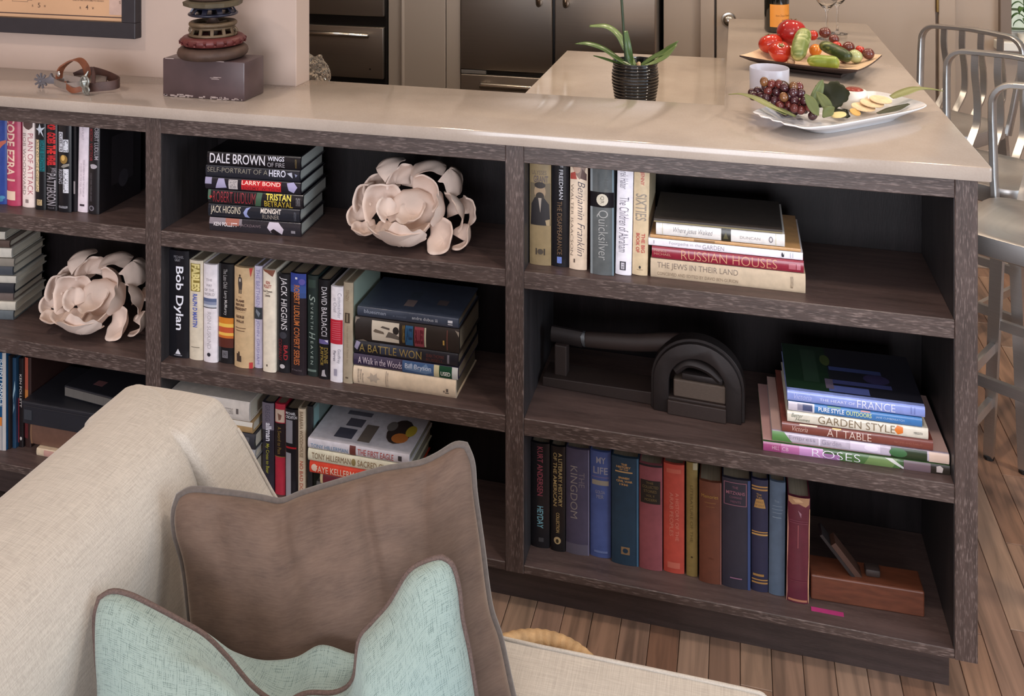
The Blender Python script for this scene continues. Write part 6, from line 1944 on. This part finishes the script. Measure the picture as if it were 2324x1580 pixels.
LINEN = linen('cream_linen', (184, 175, 163), (162, 153, 142))
sf = thing('sofa', 'cream linen sofa with a sloping high arm, in the left foreground below the bookcase', 'sofa', (0, 0, 0))


def soft(bm, bev, seg=4, ang=55):
    bmesh.ops.recalc_face_normals(bm, faces=bm.faces[:])
    es = [e for e in bm.edges if len(e.link_faces) == 2 and e.calc_face_angle(0) > radians(ang)]
    bmesh.ops.bevel(bm, geom=es, offset=bev, segments=seg, profile=.5, affect='EDGES', clamp_overlap=True)
    return bm


back_prof = crom([(-.93, .10), (-.931, .5), (-.930, .79), (-.921, .838), (-.89, .860), (-.83, .862), (-.772, .846), (-.736, .802), (-.722, .74), (-.722, .62), (-.72, .42), (-.72, .30)], 4)
bprof = [(p.x, p.y) for p in back_prof] + [(-.72, .10)]
bm = bmesh.new()
rows_ = []
ys_ = [-1.76, -1.75, -1.6, -1.4, -1.2, -1.05, -.95, -.87] + [-.87 + .15 * sin(pi / 2 * i / 14) for i in range(1, 15)]
for y_ in ys_:
    q = max(0.0, (y_ + .87) / .152)
    k = .30 + .70 * sqrt(max(0.0, 1 - q ** 2.2))
    drop = .012 * q ** 5
    if y_ < -1.755: k = .97
    rows_.append([bm.verts.new((-.93 + (x_ + .93) * k, y_, z_ - (drop if z_ > .5 else 0))) for x_, z_ in bprof])
for A, B in zip(rows_, rows_[1:]):
    for i in range(len(A)):
        j = (i + 1) % len(A)
        bm.faces.new((A[i], A[j], B[j], B[i]))
bm.faces.new(rows_[0][::-1]); bm.faces.new(rows_[-1])
obj('back', bm, LINEN, sf, True, 60)
armc = crom([(-.933, .80), (-.931, .838), (-.905, .850), (-.84, .852), (-.785, .8505), (-.764, .845), (-.748, .828), (-.7216, .797), (-.692, .7514), (-.6626, .710), (-.62, .665), (-.55, .617), (-.45, .587), (-.308, .580), (-.16, .5812), (.008, .582), (.034, .578), (.052, .562), (.056, .54)], 3)
apts = [(-.933, .10)] + [(p.x, p.y) for p in armc] + [(.05, .10)]
obj('arm', soft(prism(apts, 'y', -.812, -.711), .028), LINEN, sf, True)
obj('arm', soft(prism(apts, 'y', -1.90, -1.766), .028), LINEN, sf, True)
obj('arm_piping', sweep([(p.x, -.7205, p.y + .0005) for p in armc[20:-3]], circ(.0026, 6)), LINEN, sf, True)
obj('seat_cushion', soft(box(-.715, .03, -1.755, -.818, .30, .444), .04), LINEN, sf, True)
obj('base', box(-.89, .03, -1.76, -.818, .10, .298, .01), LINEN, sf)
for x_ in (-.85, .0):
    for y_ in (-.78, -1.83):
        obj('leg', lathe([(0, 0), (.016, 0), (.024, .1), (0, .1)], 16, (x_, y_, 0.0005)), OLDW, sf, True, 40)

# ------------------------------------------------------------------ cushions
def cushion(name, label, A, U, V, Nn, top, right, bottom, left, Wf, Wb, mat, pip, pr, notch=None, n=90, seed=0, wr=.006):
    A, U, V, Nn = Vector(A), Vector(U).normalized(), Vector(V).normalized(), Vector(Nn).normalized()
    C_ = A + U * .2 + V * -.22
    root = thing(name, label, 'cushion', C_)

    def resample(pts, m):
        c = crom([(p[0], p[1], 0) for p in pts], 8)
        L = [0]
        for a, b_ in zip(c, c[1:]): L.append(L[-1] + (b_ - a).length)
        out_ = []
        k = 0
        for i in range(m + 1):
            d_ = L[-1] * i / m
            while k < len(L) - 2 and L[k + 1] < d_: k += 1
            f_ = (d_ - L[k]) / max(1e-9, L[k + 1] - L[k])
            out_.append(c[k].lerp(c[k + 1], min(1, f_)))
        return out_
    T_ = resample(top, n)                 # left to right
    B_ = resample(bottom, n)              # left to right
    L_ = resample(left, n)                # top to bottom
    R_ = resample(right, n)

    def coons(i, j):                      # i along s, j from top (0) to bottom (n)
        s, t = i / n, j / n
        q = T_[i] * (1 - t) + B_[i] * t + L_[j] * (1 - s) + R_[j] * s
        q -= T_[0] * (1 - s) * (1 - t) + T_[n] * s * (1 - t) + B_[0] * (1 - s) * t + B_[n] * s * t
        return q

    def P3(i, j, side):
        s, t = i / n, j / n
        q = coons(i, j)
        e = (16 * s * (1 - s) * t * (1 - t))
        wv = e ** .42
        wdt = (Wf if side > 0 else -Wb) * wv
        edge = (4 * min(s, 1 - s, .25)) * (4 * min(t, 1 - t, .25))
        rad = noise.noise(Vector((s * 9 + seed, t * 3.0, seed))) * (1 - t) + .5 * noise.noise(Vector((s * 4 + seed, t * 4, seed + 5)))
        wdt += side * wr * rad * min(1, 4 * e)
        p = U * q.x + V * q.y + Nn * wdt
        if notch:
            p += notch(s, t, side, e, U, V, Nn)
        return p + A - C_
    bm = bmesh.new()
    uv = bm.loops.layers.uv.new('UVMap')
    G_ = {}
    for side in (1, -1):
        for i in range(n + 1):
            for j in range(n + 1):
                bd = i in (0, n) or j in (0, n)
                if bd and side < 0:
                    G_[side, i, j] = G_[1, i, j]
                else:
                    G_[side, i, j] = bm.verts.new(P3(i, j, side))
    for side in (1, -1):
        for i in range(n):
            for j in range(n):
                ij = [(i, j), (i, j + 1), (i + 1, j + 1), (i + 1, j)]
                if side < 0: ij = ij[::-1]
                f_ = bm.faces.new([G_[side, a, b_] for a, b_ in ij])
                for lp, (a, b_) in zip(f_.loops, ij):
                    lp[uv].uv = (a / n * .45, (1 - b_ / n) * .45)
    rim = [(i, 0) for i in range(n)] + [(n, j) for j in range(n)] + [(i, n) for i in range(n, 0, -1)] + [(0, j) for j in range(n, 0, -1)]
    path = [G_[1, a, b_].co.copy() for a, b_ in rim]
    obj('cover', bm, mat, root, True)
    obj('piping', sweep(path, circ(pr, 8), up=Nn, closed=True), pip, root, True)
    return root


def velvet():
    m = bpy.data.materials.new('taupe_velvet')
    t, n, l, b = nodes_of(m)
    f = noise_tex(t, coords(t, (10, 22, 1), 'UV'), 1.6, 5, .65)
    g = noise_tex(t, coords(t, (60, 420, 1), 'UV'), 1.0, 3, .6)
    c = ramp(t, f, [(.30, lin((76, 58, 48))), (.70, lin((98, 77, 64)))])
    l.new(mix_col(t, ramp(t, g, [(.4, (0, 0, 0, 1)), (.7, (.35, .35, .35, 1))]), c, lin((112, 92, 78))), b.inputs['Base Color'])
    b.inputs['Roughness'].default_value = .8
    b.inputs['Sheen Weight'].default_value = .8
    b.inputs['Sheen Roughness'].default_value = .35
    b.inputs['Sheen Tint'].default_value = lin((214, 196, 178))
    bump(t, b, g, .15, .001)
    return m


def weave():
    m = bpy.data.materials.new('aqua_linen')
    t, n, l, b = nodes_of(m)
    hs_ = []
    for rot in (0, 1):
        w_ = n.new('ShaderNodeTexWave')
        w_.bands_direction = 'X' if rot == 0 else 'Y'
        w_.inputs['Scale'].default_value = 150
        w_.inputs['Distortion'].default_value = 1.2
        w_.inputs['Detail'].default_value = 2
        w_.inputs['Detail Scale'].default_value = 1.5
        l.new(coords(t, (1, 1, 1), 'UV'), w_.inputs['Vector'])
        hs_.append(w_.outputs['Fac'])
    mx = n.new('ShaderNodeMath'); mx.operation = 'MULTIPLY'
    l.new(hs_[0], mx.inputs[0]); l.new(hs_[1], mx.inputs[1])
    slub1 = noise_tex(t, coords(t, (70, 900, 1), 'UV'), 1.0, 2)
    slub2 = noise_tex(t, coords(t, (900, 70, 1), 'UV'), 1.0, 2)
    ad = n.new('ShaderNodeMath'); ad.operation = 'ADD'
    l.new(slub1, ad.inputs[0]); l.new(slub2, ad.inputs[1])
    a2 = n.new('ShaderNodeMath'); a2.operation = 'MULTIPLY_ADD'; a2.inputs[1].default_value = .55
    l.new(mx.outputs[0], a2.inputs[0]); l.new(ad.outputs[0], a2.inputs[2])
    big = noise_tex(t, coords(t, (5, 5, 1), 'UV'), 1.0, 2)
    c = ramp(t, a2.outputs[0], [(.80, lin((98, 112, 106))), (1.02, lin((120, 136, 129))), (1.3, lin((139, 154, 146)))])
    l.new(mix_col(t, ramp(t, big, [(.4, (0, 0, 0, 1)), (.7, (.25, .25, .25, 1))]), c, lin((116, 144, 150))), b.inputs['Base Color'])
    b.inputs['Roughness'].default_value = .9
    b.inputs['Sheen Weight'].default_value = .15
    bump(t, b, a2.outputs[0], .35, .0012)
    return m


VELV = velvet()
VPIP = M('taupe_piping', (80, 70, 64), .8, 0, .15, 200, sheen=.4)
AQUA = weave()
APIP = M('brown_twill_piping', (92, 74, 68), .85, 0, .3, 500, bmp=.4)

def creases(s, t, side, e, U, V, Nn):
    """Soft gathers running down from the top seam."""
    d = 0.0
    for s0, dep, wid, lng, sl in ((.37, .011, .022, .16, .10), (.47, .006, .016, .12, .05), (.63, .014, .026, .34, .08), (.70, .006, .018, .14, .0), (.84, .009, .022, .18, -.12), (.14, .008, .03, .16, .15)):
        d += dep * math.exp(-((s - s0 - sl * t) / wid) ** 2) * math.exp(-(t / lng) ** 2) * min(1, t * 18)
    return Nn * (-d * side)


cushion('brown_cushion', 'large taupe brown velvet cushion leaning on the sofa arm', (-.725, -.894, .824), (.941, .318, .12), (-.226, .321, .919), (.253, -.892, .374),
        [(.012, .0), (.03, .004), (.066, -.004), (.1, -.013), (.123, -.020), (.145, -.026), (.174, -.021), (.227, -.015), (.28, -.010), (.327, -.010), (.352, -.005), (.378, .004), (.392, .002)],
        [(.392, .002), (.398, -.02), (.397, -.054), (.399, -.109), (.401, -.175), (.410, -.213), (.418, -.273), (.432, -.34), (.44, -.41)],
        [(.03, -.41), (.1, -.395), (.22, -.39), (.34, -.395), (.44, -.41)],
        [(.012, .0), (.006, -.018), (.008, -.042), (.018, -.074), (.024, -.113), (.03, -.18), (.03, -.28), (.025, -.36), (.03, -.41)],
        .060, .055, VELV, VPIP, .0048, notch=creases, seed=3, wr=.007)


def chop(s, t, side, e, U, V, Nn):
    g = math.exp(-((s - .60) / .13) ** 2)
    if side < 0:
        g = math.exp(-((s - .55) / .17) ** 2)
        k = math.exp(-((t - .10) / .10) ** 2) * min(1, t * 14)
        return V * (.046 * g * k) + Nn * (-.012 * g * k)
    h = math.exp(-(t / .35) ** 2) * min(1, t * 10)
    crease = math.exp(-((s - .60 - .05 * t) / .05) ** 2)
    lobe = math.exp(-((s - .36) / .13) ** 2) * math.exp(-((t - .16) / .14) ** 2) * min(1, t * 12)
    return Nn * (-.045 * crease * h + .020 * lobe) + V * (.022 * lobe) + U * (.03 * lobe)


cushion('aqua_cushion', 'pale aqua linen cushion with brown piping and a deep dent, nearest the camera', (-.722, -1.03, .801), (.959, .269, .089), (-.188, .371, .909), (.212, -.889, .406),
        [(.0, -.002), (.014, .003), (.035, -.002), (.061, -.014), (.098, -.033), (.125, -.048), (.151, -.070), (.182, -.100), (.212, -.116), (.241, -.110), (.275, -.112), (.295, -.101), (.302, -.067), (.317, -.053), (.338, -.036), (.361, -.009), (.384, -.000), (.400, .002)],
        [(.400, .002), (.412, -.007), (.418, -.029), (.420, -.058), (.426, -.09), (.432, -.14), (.44, -.22), (.445, -.31), (.45, -.36)],
        [(.02, -.37), (.12, -.35), (.22, -.345), (.34, -.35), (.45, -.36)],
        [(.0, -.002), (-.003, -.02), (.002, -.053), (.010, -.094), (.014, -.16), (.014, -.25), (.012, -.32), (.02, -.37)],
        .085, .060, AQUA, APIP, .0036, notch=chop, seed=9, wr=.005)

COL.objects.unlink(_cuo)
bpy.data.objects.remove(_cuo)
